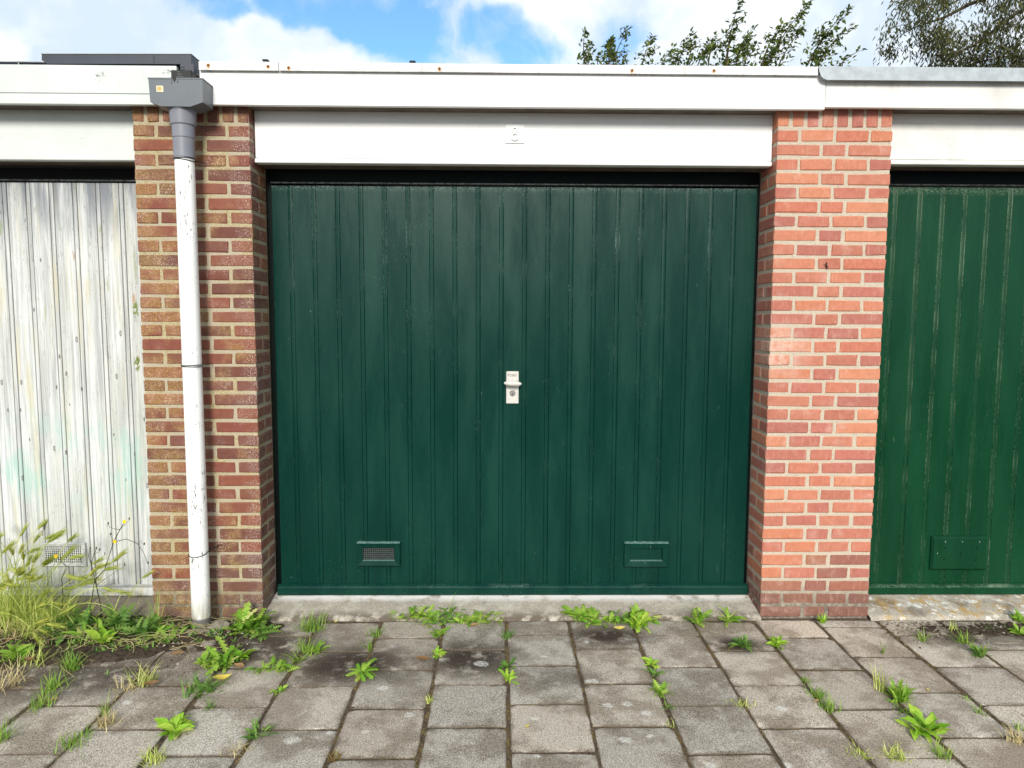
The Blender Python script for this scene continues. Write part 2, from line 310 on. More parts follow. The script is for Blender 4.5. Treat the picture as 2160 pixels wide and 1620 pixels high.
MT['meshW'] = simple('white grille wire', C(232, 232, 228, .8), .5, .3)
MT['chip'] = simple('worn and lit pale paint', C(120, 158, 150, .62), .6, .2, 0, .5, 220, .3); MT['ventgrey'] = simple('faded grey vent paint', C(204, 206, 202, .78), .7, .2, 0, .2, 60, .2); MT['roof'] = simple('grey roofing felt', C(92, 92, 92, .7), .95, .1, 0, .3, 80, .4)
MT['wallb'] = simple('inner block wall', C(150, 140, 128, .7), .95, .1)
MT['solar'] = simple('dark blue panel glass', C(30, 36, 54, .7), .15, .5)
MT['paving'] = paving_mat()
MT['soil'] = soil_mat('dark soil', C(68, 58, 49, .75), C(112, 98, 84, .75), C(176, 160, 136, .8))
MT['joint'] = soil_mat('joint dirt', C(88, 76, 64, .85), C(136, 120, 100, .85), C(170, 154, 132, .85))
MT['field'] = soil_mat('far paving and earth', C(104, 98, 92, .7), C(128, 122, 114, .7), C(150, 144, 134, .7))
MT['sillM'] = sill_mat('pale scuffed concrete', 'main'); MT['sillR'] = sill_mat('lichened concrete', 'lichen'); MT['sillL'] = sill_mat('dirty concrete', 'dirty')
MT['stone'] = sill_mat('broken concrete', 'dirty2')
MT['bark'] = simple('bark', C(92, 78, 64, .7), .9, .1, 0, .3, 40, .5)
MT['leafB'] = veg_mat('dark shrub leaf', C(62, 92, 46, .85), C(136, 146, 60, .85), .4)
MT['leafE'] = veg_mat('olive gum leaf', C(54, 66, 46, .8), C(124, 124, 66, .8), .3)
MT['dand'] = veg_mat('fresh green leaf', C(118, 172, 50, .95), C(184, 210, 92, .95), .4)
MT['dark_leaf'] = veg_mat('deep green leaf', C(84, 132, 54, .9), C(146, 178, 86, .9), .35)
MT['lime'] = veg_mat('lime green leaf', C(128, 184, 46, .95), C(190, 216, 84, .95), .35)
MT['grass'] = veg_mat('green grass blade', C(110, 158, 54, .95), C(180, 202, 94, .95), .4)
MT['ygrass'] = veg_mat('yellow green grass blade', C(170, 192, 76, 1.0), C(244, 238, 156, 1.0), .45)
MT['barley'] = veg_mat('barley head', C(156, 180, 76, .95), C(226, 220, 120, .95), .4)
MT['straw'] = veg_mat('dry straw', C(186, 168, 116, .85), C(232, 216, 166, .85), .2)
MT['stem'] = veg_mat('dark weed stem', C(70, 76, 44, .8), C(104, 100, 60, .8), .1)
MT['yellow'] = simple('yellow petal', C(246, 206, 20, .9), .6, .2)
MT['dryleaf'] = veg_mat('dry brown leaf', C(142, 108, 74, .75), C(196, 160, 112, .75), .15)
MT['yleaf'] = veg_mat('yellow dead leaf', C(220, 196, 70, .9), C(236, 220, 130, .9), .2)
MT['moss'] = veg_mat('joint moss', C(140, 98, 56, .85), C(140, 140, 76, .85), .15)
MT['crumb'] = gritm()

_m, _nb, _b = mat('scuffed white pipe', .45, .4)
_x, _y, _z = _nb.xyz()
_c = _nb.mix(_nb.m('MULTIPLY', _nb.step(_nb.noise(1, 4, .7, k=(110, 110, 34)), .575, .63), _nb.step(_nb.noise(6, 3), .42, .58, .08, 1)), (.82, .83, .81), C(120, 116, 108, .7))
_c = _nb.mix(_nb.m('MULTIPLY', _nb.step(_z, .22, .02), _nb.step(_nb.noise(1, 4, .6, k=(60, 60, 6)), .35, .6, .3, 1)), _c, C(176, 166, 140, .75))
_c = _nb.mix(_nb.step(_z, .062, .05), _c, C(120, 118, 114, .7)); fin(_nb, _b, _c, None, _nb.bump(_nb.noise(30, 3), .05, .002)); MT['pipew'] = _m
# ------------------------------------------------------------------ mesh helpers
def tag(o, label=None, cat=None, group=None, kind=None):
    if label: o['label'] = label
    if cat: o['category'] = cat
    if group: o['group'] = group
    if kind or cat: o['kind'] = kind or 'thing'
    return o
def link(name, me, parent=None, loc=(0, 0, 0), rot=(0, 0, 0)):
    o = bpy.data.objects.new(name, me); COL.objects.link(o)
    o.location = loc; o.rotation_euler = rot
    if parent: o.parent = parent
    return o
def empty(name, loc=(0, 0, 0)): return link(name, None, None, loc)
class MB:
    def __init__(s): s.v = []; s.f = []; s.mi = []
    def add(s, vs, fs, mi=0):
        n = len(s.v); s.v += [tuple(v) for v in vs]; s.f += [tuple(i+n for i in f) for f in fs]; s.mi += [mi]*len(fs)
    def box(s, x0, x1, y0, y1, z0, z1, mi=0, ch=0):
        if ch:
            s.chbox((x1-x0)/2, (y1-y0)/2, (z1-z0)/2, ch, ((x0+x1)/2, (y0+y1)/2, (z0+z1)/2), mi=mi); return
        s.add([(x0,y0,z0),(x1,y0,z0),(x1,y1,z0),(x0,y1,z0),(x0,y0,z1),(x1,y0,z1),(x1,y1,z1),(x0,y1,z1)],
              [(0,3,2,1),(4,5,6,7),(0,1,5,4),(1,2,6,5),(2,3,7,6),(3,0,4,7)], mi)
    def chbox(s, hx, hy, hz, ch, c=(0, 0, 0), jit=0, rnd=None, mi=0):
        V = []; idx = {}
        for sx in (-1, 1):
            for sy in (-1, 1):
                for sz in (-1, 1):
                    for a in range(3):
                        p = [sx*hx, sy*hy, sz*hz]
                        for k in range(3):
                            if k != a: p[k] -= (sx, sy, sz)[k]*ch
                        if jit: p = [q+rnd.uniform(-jit, jit)*(.35 if k == a else 1) for k, q in enumerate(p)]
                        idx[(sx, sy, sz, a)] = len(V); V.append((p[0]+c[0], p[1]+c[1], p[2]+c[2]))
        F = []
        for a in range(3):
            b, d_ = (a+1) % 3, (a+2) % 3
            for sg in (-1, 1):
                q = []
                for (u, v) in ((-1, -1), (1, -1), (1, 1), (-1, 1)):
                    t = [0, 0, 0]; t[a] = sg; t[b] = u; t[d_] = v; q.append(idx[(*t, a)])
                F.append(tuple(q if sg > 0 else q[::-1]))
        for a in range(3):           # edge chamfers along axis a
            b, d_ = (a+1) % 3, (a+2) % 3
            for u in (-1, 1):
                for v in (-1, 1):
                    t0 = [0, 0, 0]; t0[a] = -1; t0[b] = u; t0[d_] = v; t1 = list(t0); t1[a] = 1
                    q = (idx[(*t0, b)], idx[(*t1, b)], idx[(*t1, d_)], idx[(*t0, d_)])
                    F.append(q if u*v < 0 else q[::-1])
        for sx in (-1, 1):
            for sy in (-1, 1):
                for sz in (-1, 1):
                    q = tuple(idx[(sx, sy, sz, a)] for a in range(3))
                    F.append(q if sx*sy*sz > 0 else q[::-1])
        s.add(V, F, mi)
    def prism(s, pts, y0, y1, mi=0):     # outline in x,z (counter-clockwise seen from -y), extruded in y
        n = len(pts); V = [(x, y0, z) for x, z in pts]+[(x, y1, z) for x, z in pts]
        F = [tuple(range(n)), tuple(range(2*n-1, n-1, -1))]+[(i, i+n, (i+1) % n+n, (i+1) % n) for i in range(n)]
        s.add(V, F, mi)
    def tube(s, pts, rad, n=8, cap=True, mi=0):
        pts = [Vector(p) for p in pts]
        if not hasattr(rad, '__len__'): rad = [rad]*len(pts)
        V = []; F = []
        for i, p in enumerate(pts):
            t = (pts[min(i+1, len(pts)-1)]-pts[max(i-1, 0)]).normalized()
            up = Vector((0, 0, 1)) if abs(t.z) < .9 else Vector((0, 1, 0))
            a = t.cross(up).normalized(); b = a.cross(t)
            for k in range(n):
                an = 2*math.pi*k/n; V.append(p+(a*math.cos(an)+b*math.sin(an))*rad[i])
        for i in range(len(pts)-1):
            for k in range(n):
                k2 = (k+1) % n; F.append((i*n+k, i*n+k2, (i+1)*n+k2, (i+1)*n+k))
        if cap: F.append(tuple(range(n-1, -1, -1))); F.append(tuple(range((len(pts)-1)*n, len(pts)*n)))
        s.add(V, F, mi)
    def lathe(s, c, prof, n=28, mi=0):     # prof of (r, z) about vertical axis
        V = []; F = []
        for r, z in prof:
            for k in range(n): V.append((c[0]+r*math.cos(2*math.pi*k/n), c[1]+r*math.sin(2*math.pi*k/n), c[2]+z))
        for i in range(len(prof)-1):
            for k in range(n):
                k2 = (k+1) % n; F.append((i*n+k, i*n+k2, (i+1)*n+k2, (i+1)*n+k))
        s.add(V, F, mi)
    def ring(s, c, r0, r1, h, n=36, mi=0):  # raised ring facing -y
        V = []; F = []
        for k in range(n):
            a = 2*math.pi*k/n; ca, sa = math.cos(a), math.sin(a); rm0 = r0+.0008; rm1 = r1-.0008
            for r, y in ((r0, 0), (rm0, -h), (rm1, -h), (r1, 0)): V.append((c[0]+r*ca, c[1]+y, c[2]+r*sa))
        for k in range(n):
            k2 = (k+1) % n
            for j in range(3): F.append((k*4+j, k2*4+j, k2*4+j+1, k*4+j+1))
        s.add(V, F, mi)
    def disc(s, c, r, h, n=20, mi=0):       # short cylinder facing -y
        V = [(c[0]+r*math.cos(2*math.pi*k/n), c[1]+y, c[2]+r*math.sin(2*math.pi*k/n)) for y in (0, -h) for k in range(n)]
        F = [tuple(range(n, 2*n)), tuple(range(n-1, -1, -1))]+[(k, (k+1) % n, n+(k+1) % n, n+k) for k in range(n)]
        s.add(V, F, mi)
    def mesh(s, name, mats, smooth=False):
        me = bpy.data.meshes.new(name); me.from_pydata(s.v, [], s.f); me.update()
        for m in (mats if isinstance(mats, (list, tuple)) else [mats]): me.materials.append(MT[m])
        if any(s.mi): me.polygons.foreach_set('material_index', s.mi)
        if smooth: me.polygons.foreach_set('use_smooth', [True]*len(me.polygons))
        return me
    def build(s, name, mats, parent=None, smooth=False, loc=(0, 0, 0), rot=(0, 0, 0)):
        return link(name, s.mesh(name, mats, smooth), parent, loc, rot)
def boxo(name, m, parent, x0, x1, y0, y1, z0, z1, ch=.003):
    b = MB(); b.box(x0, x1, y0, y1, z0, z1, ch=ch); return b.build(name, m, parent)

# ================================================================== THE SETTING
b = MB(); b.add([(-400,-400,-.07),(400,-400,-.07),(400,400,-.07),(-400,400,-.07)], [(0,1,2,3)])
tag(b.build('ground', 'field'), 'wide flat ground of earth and paving round the garages', 'ground', kind='structure')
b = MB(); b.box(-4.3, 4.5, -.02, 5.4, 2.475, 2.575)
tag(b.build('roof', 'roof'), 'flat grey felt roof of the garage row', 'roof', kind='structure')

# ---- pavement: 30 cm concrete tiles, straight joints towards the doors, cross joints staggered
PIT, X0 = .302, .012
pav = empty('pavement', (0, 0, 0)); tag(pav, 'weathered grey concrete tile pavement in front of the garages', 'pavement', kind='structure')
V = []; F = []; nx, ny = 460, 130
for j in range(ny+1):
    for i in range(nx+1):
        x = -2.8+5.6*i/nx; y = -1.5+1.56*j/ny
        V.append((x, y, -.0042+mnoise.noise((x*5, y*5, 3))*.0012+mnoise.noise((x*40, y*40, 8))*.0020))
for j in range(ny):
    for i in range(nx): F.append((j*(nx+1)+i, j*(nx+1)+i+1, (j+1)*(nx+1)+i+1, (j+1)*(nx+1)+i))
b = MB(); b.add(V, F); b.add([(-5.2,-3.9,-.02),(5.2,-3.9,-.02),(5.2,.3,-.02),(-5.2,.3,-.02)], [(0,1,2,3)])
b.build('joint_bed', 'joint', pav)
def tile_mesh(rnd, L=.2985):
    n = 6; h = L/2; V = []; E = []
    co = [(rnd.uniform(-.004, .004), rnd.uniform(-.004, .004)) for _ in range(4)]
    g = [-1, -.955, -.80, -.3, .3, .80, .955, 1]; m = len(g)
    for j, v in enumerate(g):
        for i, u in enumerate(g):
            e = max(abs(u), abs(v)); z = 0 if e < .9 else (-.0005 if e < .99 else -.0026)
            if e >= .95: z += rnd.uniform(-.0012, .0008)
            if abs(u) > .94 and abs(v) > .94: z -= rnd.uniform(.001, .006)
            wx = u*(h-(rnd.uniform(0, .0055) if abs(u) == 1 else 0)); wy = v*(h-(rnd.uniform(0, .0055) if abs(v) == 1 else 0))
            if abs(u) == 1 and abs(v) == 1: wx *= .985; wy *= .985
            V.append((wx, wy, z)); E.append(1.0 if e == 1 else (.7 if e > .9 else (.25 if e > .7 else 0)))
    F = [(j*m+i, j*m+i+1, (j+1)*m+i+1, (j+1)*m+i) for j in range(m-1) for i in range(m-1)]
    rim = [i for i in range(m)]+[j*m+m-1 for j in range(1, m)]+[(m-1)*m+i for i in range(m-2, -1, -1)]+[j*m for j in range(m-2, 0, -1)]
    k = len(V); V += [(V[i][0], V[i][1], -.05) for i in rim]; E += [1.0]*len(rim)
    F += [(rim[(i+1) % len(rim)], rim[i], k+i, k+(i+1) % len(rim)) for i in range(len(rim))]
    me = bpy.data.meshes.new('paving_tile'); me.from_pydata(V, [], F); me.materials.append(MT['paving'])
    a = me.attributes.new('edge', 'FLOAT', 'POINT'); a.data.foreach_set('value', E); me.update()
    return me
rt = random.Random(3); TM = [tile_mesh(rt) for _ in range(9)]
PHASE = {-2: .70, -1: .11, 0: .60, 1: .09, 2: .64, 3: .15, 4: .73, 5: .34}
rest = bmesh.new()
for k in range(-15, 15):
    ph = PHASE.get(k, (.62 if k % 2 == 0 else .15)+rt.uniform(-.06, .06))
    for j in range(-1, 12):
        yc = -(ph+j-.5)*PIT; xc = X0+(k+.5)*PIT
        top = yc+.15; clip = 1.0
        if yc-.15 > -.05: continue
        near = yc > -1.42 and abs(xc) < 2.62+.0*yc
        me = TM[rt.randrange(9)]; wx_ = .985
        sag = .0006
        z = rt.uniform(-sag, .0020); tx, ty = rt.gauss(0, .0026), rt.gauss(0, .0026)
        if xc < -1.2: tx *= 1.4; ty *= 1.4
        if xc > 1.7: tx *= 1.2; ty *= 1.2
        rz = rt.gauss(0, .010)+rt.choice((0, 2))*math.pi/2
        if yc > -.16:               # cut tile against the sill
            d0 = -.03-(yc-.15); sc_ = max(.12, min(1, d0/.2985)); yc2 = -.03-d0/2; rz = rt.gauss(0, .004)
        else: sc_ = 1; yc2 = yc
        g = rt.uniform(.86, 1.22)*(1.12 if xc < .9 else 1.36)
        br = rt.uniform(-.02, .03)
        if near:
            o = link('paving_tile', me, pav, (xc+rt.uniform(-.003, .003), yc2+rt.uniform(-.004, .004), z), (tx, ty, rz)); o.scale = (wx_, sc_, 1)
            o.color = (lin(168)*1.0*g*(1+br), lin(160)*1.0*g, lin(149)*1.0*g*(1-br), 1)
        else:
            t = bmesh.new(); t.from_mesh(me); t.transform(Matrix.Translation((xc, yc2, z)) @ Matrix.Rotation(rz, 4, 'Z') @ Matrix.Diagonal((wx_, sc_, 1, 1)))
            tmp = bpy.data.meshes.new('t'); t.to_mesh(tmp); t.free(); rest.from_mesh(tmp); bpy.data.meshes.remove(tmp)
me = bpy.data.meshes.new('outer_tiles'); rest.to_mesh(me); rest.free(); me.materials.append(MT['paving'])
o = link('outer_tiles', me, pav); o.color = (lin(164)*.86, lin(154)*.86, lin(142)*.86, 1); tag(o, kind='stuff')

# ---- soil mounded against the left garage, and the thin soil drift at the right
def soil_patch(name, cx, cy, rx, ry, hz, label, seed, base=-.022, nx=190, ny=80):
    V = []; F = []
    for j in range(ny+1):
        for i in range(nx+1):
            x = cx-rx+2*rx*i/nx; y = cy-ry+2*ry*j/ny
            u, v = (x-cx)/rx, (y-cy)/ry
            e = 1-(abs(u)**2.6+abs(v)**2.6)
            e += mnoise.noise((x*4+seed, y*6, 1))*.55+mnoise.noise((x*14+seed, y*14, 4))*.25
            z = base+hz*max(-.2, min(1, e*1.3))+mnoise.noise((x*38, y*38, seed))*.007+mnoise.noise((x*90, y*90, seed))*.006
            V.append((x, y, z))
    for j in range(ny):
        for i in range(nx): F.append((j*(nx+1)+i, j*(nx+1)+i+1, (j+1)*(nx+1)+i+1, (j+1)*(nx+1)+i))
    b = MB(); b.add(V, F); o = b.build(name, 'soil', None, True); tag(o, label, 'soil', kind='structure'); return o
soil_patch('soil', -2.05, -.20, .95, .33, .040, 'dark soil heap under the weeds at left', 2.3)
soil_patch('soil', 2.35, -.14, .55, .10, .026, 'thin brown soil drift below the bright green door', 7.1, nx=130, ny=34)
soil_patch('soil', -1.25, -.10, .25, .10, .026, 'small soil patch at the foot of the downpipe', 9.4, nx=70, ny=34)

# ================================================================== BRICK PIERS
CZ = .0655
rb = random.Random(11); BM = {}
def brick_mesh(kind, dims, matn):
    key = (kind, matn)
    if key not in BM:
        BM[key] = []
        for i in range(6):
            b = MB(); b.chbox(dims[0]/2, dims[1]/2, dims[2]/2, .0048, jit=.0026, rnd=rb); BM[key].append(b.mesh('brick', matn))
    return rb.choice(BM[key])
PAL_R = [(206,130,106),(196,122,104),(210,137,108),(188,116,102),(217,146,113),(193,118,105),(204,124,100),(180,112,101),(200,131,108),(209,134,101),(188,118,98)]
PAL_L = [(146,89,72),(134,82,68),(150,94,75),(126,79,67),(138,89,70),(145,84,70),(124,81,68),(150,90,70),(136,90,78)]
def pier(name, x0, x1, left, label):
    root = empty(name, ((x0+x1)/2, .1, 0)); tag(root, label, 'brick pier', 'brick piers between the garage doors')
    matn, mort = ('brickL', 'mortL') if left else ('brickR', 'mortR')
    cx = (x0+x1)/2; W_ = x1-x0
    b = MB(); b.box(x0+.0032, x1-.0032, .0032, .215, -.03, 2.472); b.box(x0+.12, x1-.12, .215, 5.3, -.03, 2.472)
    # mortar fillet that seals each frame to the jamb
    c = b.build('mortar_core', mort, root, loc=(-cx, -.1, 0))
    def put(kind, dims, x, y, z, k, tone=1):
        o = link('brick', brick_mesh(kind, dims, matn), root, (x-cx+rb.uniform(-.0015, .0015), y-.1+rb.uniform(-.002, .0012), z+rb.uniform(-.0012, .0012)),
                 (rb.gauss(0, .004), rb.gauss(0, .004), rb.gauss(0, .004)))
        p = rb.choice(PAL_L if left else PAL_R); f = (.74 if left else .80)*tone
        if not left: p = [v*.8+m_*.2 for v, m_ in zip(p, (203, 130, 106))]
        c = [lin(v)*f for v in p]
        if k < 3 or (k < 5 and rb.random() < .4):       # damp, sooty lowest courses
            t = .75 if k < 2 else .5; q = [lin(v)*.8 for v in (112, 88, 78)]
            c = [a*(1-t)+e*t for a, e in zip(c, q)]
        o.color = (*c, 1)
    h = .0525
    for k in range(36):
        z = k*CZ+.0065+h/2
        if k % 2 == 1:           # headers at the corners, two three-quarter bats between
            put('hd', (.099, .203, h), x0+.0495, .1015, z, k); put('hd', (.099, .203, h), x1-.0495, .1015, z, k)
            wq = (W_-.198-3*.013)/2
            put('tq', (wq, .1, h), x0+.099+.013+wq/2, .05, z, k); put('tq', (wq, .1, h), x1-.099-.013-wq/2, .05, z, k)
        else:
            ws = .2005
            put('st', (ws, .099, h), x0+ws/2, .0495, z, k); put('st', (ws, .099, h), x1-ws/2, .0495, z, k)
            wm = W_-2*ws-2*.015; put('md', (wm, .1, h), cx, .05, z, k)
            put('jb', (.1, .092, h), x0+.05, .111+.046, z, k); put('jb', (.1, .092, h), x1-.05, .111+.046, z, k)
    for i in range(8):
        put('so', (.0535, .1, .098), x0+.0268+i*(W_-.0535)/7, .05, 36*CZ+.007+.049, 36)
    put('sj', (.1, .09, .098), x0+.05, .15, 36*CZ+.056, 36); put('sj', (.1, .09, .098), x1-.05, .15, 36*CZ+.056, 36)
    return root
LP0, LP1, RP0, RP1 = -1.716, -1.181, 1.266, 1.804
pier('brick_pier', LP0, LP1, True, 'dark lichen-stained brick pier behind the white downpipe')
pier('brick_pier', RP0, RP1, False, 'clean orange brick pier between the two green garage doors')

# ================================================================== DOORS
def plank_mesh(wd, z0, z1, bead, matn, rnd):
    g, gd = (.0052, .0052) if matn == 'wwood' else (.0034, .0032); bw = .0165
    if bead: prof = [(0, gd), (g*.5, 0), (wd-bw-1.5*g, 0), (wd-bw-g, gd), (wd-bw-.5*g, .0004), (wd-bw/2, -.0008), (wd-.5*g, .0004), (wd, gd)]; gr = [1, 0, 0, 1, .15, 0, .15, 1]
    else: prof = [(0, gd), (g*.5, 0), (wd-g*.5, 0), (wd, gd)]; gr = [1, 0, 0, 1]
    n = len(prof); dy = rnd.uniform(-.0012, .0012)
    V = [(x, y+dy, z) for z in (z0, z1) for x, y in prof]+[(0, .03, z0), (wd, .03, z0), (0, .03, z1), (wd, .03, z1)]
    F = [(i, i+1, n+i+1, n+i) for i in range(n-1)]
    F += [(2*n, 0, n, 2*n+2), (n-1, 2*n+1, 2*n+3, 2*n-1), tuple([2*n+2]+list(range(n, 2*n))+[2*n+3]), tuple([2*n+1]+list(range(n-1, -1, -1))+[2*n])]
    me = bpy.data.meshes.new('plank'); me.from_pydata(V, [], F); me.materials.append(MT[matn])
    a = me.attributes.new('groove', 'FLOAT', 'POINT'); a.data.foreach_set('value', gr+gr+[0]*4); me.update(); return me
def door(label, xs, z0, z1, ypl, matn, framem, opening, bottom, headz, group='garage doors in the row'):
    root = empty('garage_door', ((xs[0]+xs[-1])/2, ypl, 0)); tag(root, label, 'garage door', group)
    rx = root.location.x; rd = random.Random(int(abs(xs[0])*100))
    for i in range(len(xs)-1):
        wd = xs[i+1]-xs[i]; link('plank', plank_mesh(wd-.0006, z0, z1, i < len(xs)-2, matn, rd), root, (xs[i]-rx, 0, 0))
    r = MB(); r.box(xs[0], xs[-1], .0305, .05, z0, z1); r.build('backing_board', framem, root, loc=(-rx, 0, 0))
    # weather bar along the bottom edge
    r = MB(); zb0, zb1 = bottom; xa, xb = xs[0]-.012, xs[-1]+.012
    pr = [(-.030, zb0), (-.030, zb1-.016), (-.024, zb1-.008), (-.0095, zb1), (-.0075, zb1), (-.0075, zb0)]
    n = len(pr); V = [(x, y, z) for x in (xa, xb) for y, z in pr]
    r.add(V, [tuple(range(n)), tuple(range(2*n-1, n-1, -1))]+[(i, n+i, n+(i+1) % n, (i+1) % n) for i in range(n)])
    me = r.mesh('bottom_rail', matn); a = me.attributes.new('groove', 'FLOAT', 'POINT'); a.data.foreach_set('value', [0, .0, .75, .3, 0, 0]*2)
    bm_ = bmesh.new(); bm_.from_mesh(me); bmesh.ops.recalc_face_normals(bm_, faces=bm_.faces); bm_.to_mesh(me); bm_.free()
    link('bottom_rail', me, root, (-rx, 0, 0))
    # fixed frame round the leaf
    f = MB(); o0, o1 = opening
    f.box(o0, xs[0]-.004, .022, .09, .0, headz[1]); f.box(xs[-1]+.004, o1, .022, .09, .0, headz[1])
    f.box(xs[0]-.004, xs[-1]+.004, .012, .09, headz[0], headz[1])
    f.build('door_frame', framem, root, loc=(-rx, 0, 0))
    l = MB(); l.box(xs[0]-.004, xs[-1]+.004, -.004, .012, headz[0]-.004, headz[0]+.004, ch=.002); l.build('head_bead', 'headbead', root, loc=(-rx, 0, 0))
    return root
MT['headbead'] = simple('scuffed dark bead', C(70, 76, 74, .7), .5, .3, 0, .9, 60, .4)
YD = .197
xm = [-1.152]+[-1.050+.1157*k for k in range(20)]+[1.250]
dm = door('wide dark teal garage door with a white lock plate in its middle', xm, .056, 2.118, YD, 'teal', 'frame', (LP1+.002, RP0-.002), (.052, .105), (2.132, 2.206))
xl = [-4.13]+[-1.874-.1135*k for k in range(19, -1, -1)]+[-1.748]
dl = door('peeling white plank garage door beside the dark brick pier', xl, .056, 2.124, YD, 'wwood', 'blackframe', (-4.16, LP0-.002), (.052, .103), (2.136, 2.196))
xr = [1.835, 1.953]+[2.077+.1137*k for k in range(19)]
dr = door('bright green plank garage door right of the orange pier', xr, .056, 2.130, YD, 'green', 'frame', (RP1+.002, xr[-1]+.03), (.052, .102), (2.142, 2.215))
def kid(root, b, name, m, sm=False, par=None):
    L = root.matrix_basis.translation
    return b.build(name, m, par or root, sm, loc=(0, 0, 0) if par else (-L.x, -L.y, -L.z))
# vents -------------------------------------------------------------
def vent(root, x0, x1, z0, z1, fx, fz, y, matn, mesh=None, back='dark', proud=.022):
    ix0, ix1, iz0, iz1 = x0+fx, x1-fx, z0+fz, z1-fz
    b = MB(); yo, yi = y-proud, y-.0045
    O = [(x0, z0), (x1, z0), (x1, z1), (x0, z1)]; I = [(ix0, iz0), (ix1, iz0), (ix1, iz1), (ix0, iz1)]
    V = [(x, y+.001, z) for x, z in O]+[(x, y-proud+.001, z) for x, z in O]+[(x+(.002 if x == x0 else -.002), y-proud-.001, z+(.002 if z == z0 else -.002)) for x, z in O]+[(x, y-proud+.003, z) for x, z in I]+[(x, y+.001, z) for x, z in I]
    F = []
    for r in range(4):
        for i in range(4): F.append((r*4+i, r*4+(i+1) % 4, r*4+4+(i+1) % 4, r*4+4+i))
    b.add(V, F)
    fr = kid(root, b, 'vent_frame', matn)
    if matn == 'teal':      # paint worn off the top edge
        b = MB(); rv = random.Random(int(x1*100)); n_ = 26; top = [(x0+(x1-x0)*i/n_, z1+rv.choice((.0006, .0012, .0012, .004))) for i in range(n_+1)]; low = [(x0+(x1-x0)*i/n_, z1-rv.uniform(.0012, .0032)) for i in range(n_+1)]
        V = [(x, y-proud-.0015, z) for x, z in low]+[(x, y-proud-.0015, z) for x, z in top]+[(x, y-.001, z) for x, z in top]
        k = n_+1; b.add(V, [(i, i+1, k+i+1, k+i) for i in range(n_)]+[(k+i, k+i+1, 2*k+i+1, 2*k+i) for i in range(n_)]); kid(root, b, 'worn_edge', 'chip', par=fr)
        b = MB(); b.box(ix0, ix1, y-proud+.0035, y-.001, iz0-.0006, iz0+.0014); kid(root, b, 'lit_ledge', 'chip', par=fr)  # pale strip: light catching the lower ledge, painted in
    b = MB(); b.box(ix0-.002, ix1+.002, y-.0015, y+.0005, iz0-.002, iz1+.002); kid(root, b, 'vent_back' if mesh else 'vent_panel', back, par=fr)
    if mesh:
        b = MB(); nx, nz, m_, t = mesh; yy = y-.006
        for i in range(nx+1):
            x = ix0+(ix1-ix0)*i/nx; b.box(x-t*1.4, x+t*1.4, yy-.001, yy+.001, iz0, iz1)
        for i in range(nz+1):
            z = iz0+(iz1-iz0)*i/nz; b.box(ix0, ix1, yy-.002, yy-.0011, z-t*.85, z+t*.85)
        kid(root, b, 'grille', m_, par=fr)
    return fr
vent(dm, -.755, -.536, .204, .326, .027, .026, YD-.002, 'teal', (16, 7, 'mesh', .0008))
vent(dm, .619, .846, .198, .325, .030, .030, YD-.002, 'teal', None, 'teal')
vent(dl, -2.372, -2.140, .200, .322, .024, .016, YD-.002, 'ventgrey', (18, 8, 'meshW', .0014), 'dark', .013)
b = MB(); b.prism([(2.217, .177), (2.510, .177), (2.510, .355), (2.217, .355)], YD-.010, YD+.001); 
V = b.v[:4]; b2 = MB(); x0, x1, z0, z1, ins = 2.217, 2.510, .177, .355, .010
b2.add([(x0,YD,z0),(x1,YD,z0),(x1,YD,z1),(x0,YD,z1),(x0,YD-.010,z0),(x1,YD-.010,z0),(x1,YD-.010,z1),(x0,YD-.010,z1),(x0+ins,YD-.022,z0+ins),(x1-ins,YD-.022,z0+ins),(x1-ins,YD-.022,z1-ins),(x0+ins,YD-.022,z1-ins)],
       [(0,1,5,4),(1,2,6,5),(2,3,7,6),(3,0,4,7),(4,5,9,8),(5,6,10,9),(6,7,11,10),(7,4,8,11),(8,9,10,11)])
pl = kid(dr, b2, 'cover_plate', 'green')
for hx, hz in ((2.283, .298), (2.452, .296), (2.366, .268), (2.281, .236), (2.448, .234)):
    b = MB(); b.disc((hx, YD-.0218, hz), .0042, .0006, 12); kid(dr, b, 'drill_hole', 'dark', par=pl)
for hx, hz in ((2.283, .330), (2.372, .330), (2.462, .330), (2.245, .268)):
    b = MB(); b.disc((hx, YD-.0218, hz), .0019, .0008, 10); kid(dr, b, 'screw_head', 'meshW', par=pl)
# lock and handle of the teal door -----------------------------------
hy = YD-.001
b = MB(); b.box(.007, .070, hy-.010, hy, 1.043, 1.207, ch=.003); lk = kid(dm, b, 'lock_plate', 'handle')
b = MB(); n = 22; V = []; F = []          # oval T bar
for i in range(13):
    t = i/12; x = -.005+.089*t; r = (max(0, 1-abs(2*t-1)**3))**.5*.0098+.001
    for k in range(12):
        a = 2*math.pi*k/12; V.append((x, hy-.046+r*.9*math.cos(a), 1.1495+r*(1.05 if math.sin(a) > 0 else 1.3)*math.sin(a)-.004*(t-.5)))
for i in range(12):
    for k in range(12): F.append((i*12+k, i*12+(k+1) % 12, (i+1)*12+(k+1) % 12, (i+1)*12+k))
F += [tuple(range(12)), tuple(range(12*13-1, 12*12-1, -1))]
b.add(V, F); b.tube([(.0395, hy-.009, 1.146), (.0395, hy-.03, 1.147), (.0395, hy-.044, 1.149)], [.011, .008, .009], 14); kid(dm, b, 'handle', 'handle', True)
b = MB(); b.disc((.039, hy-.0099, 1.0965), .0145, .003, 28, 0); b.disc((.039, hy-.0125, 1.0965), .0115, .002, 28, 1); b.box(.0378, .0402, hy-.0155, hy-.0140, 1.087, 1.0965, 2); b.disc((.039, hy-.0140, 1.0965), .0022, .0015, 10, 2)
kid(dm, b, 'lock_cylinder', ['engrave', 'steel', 'dark'])
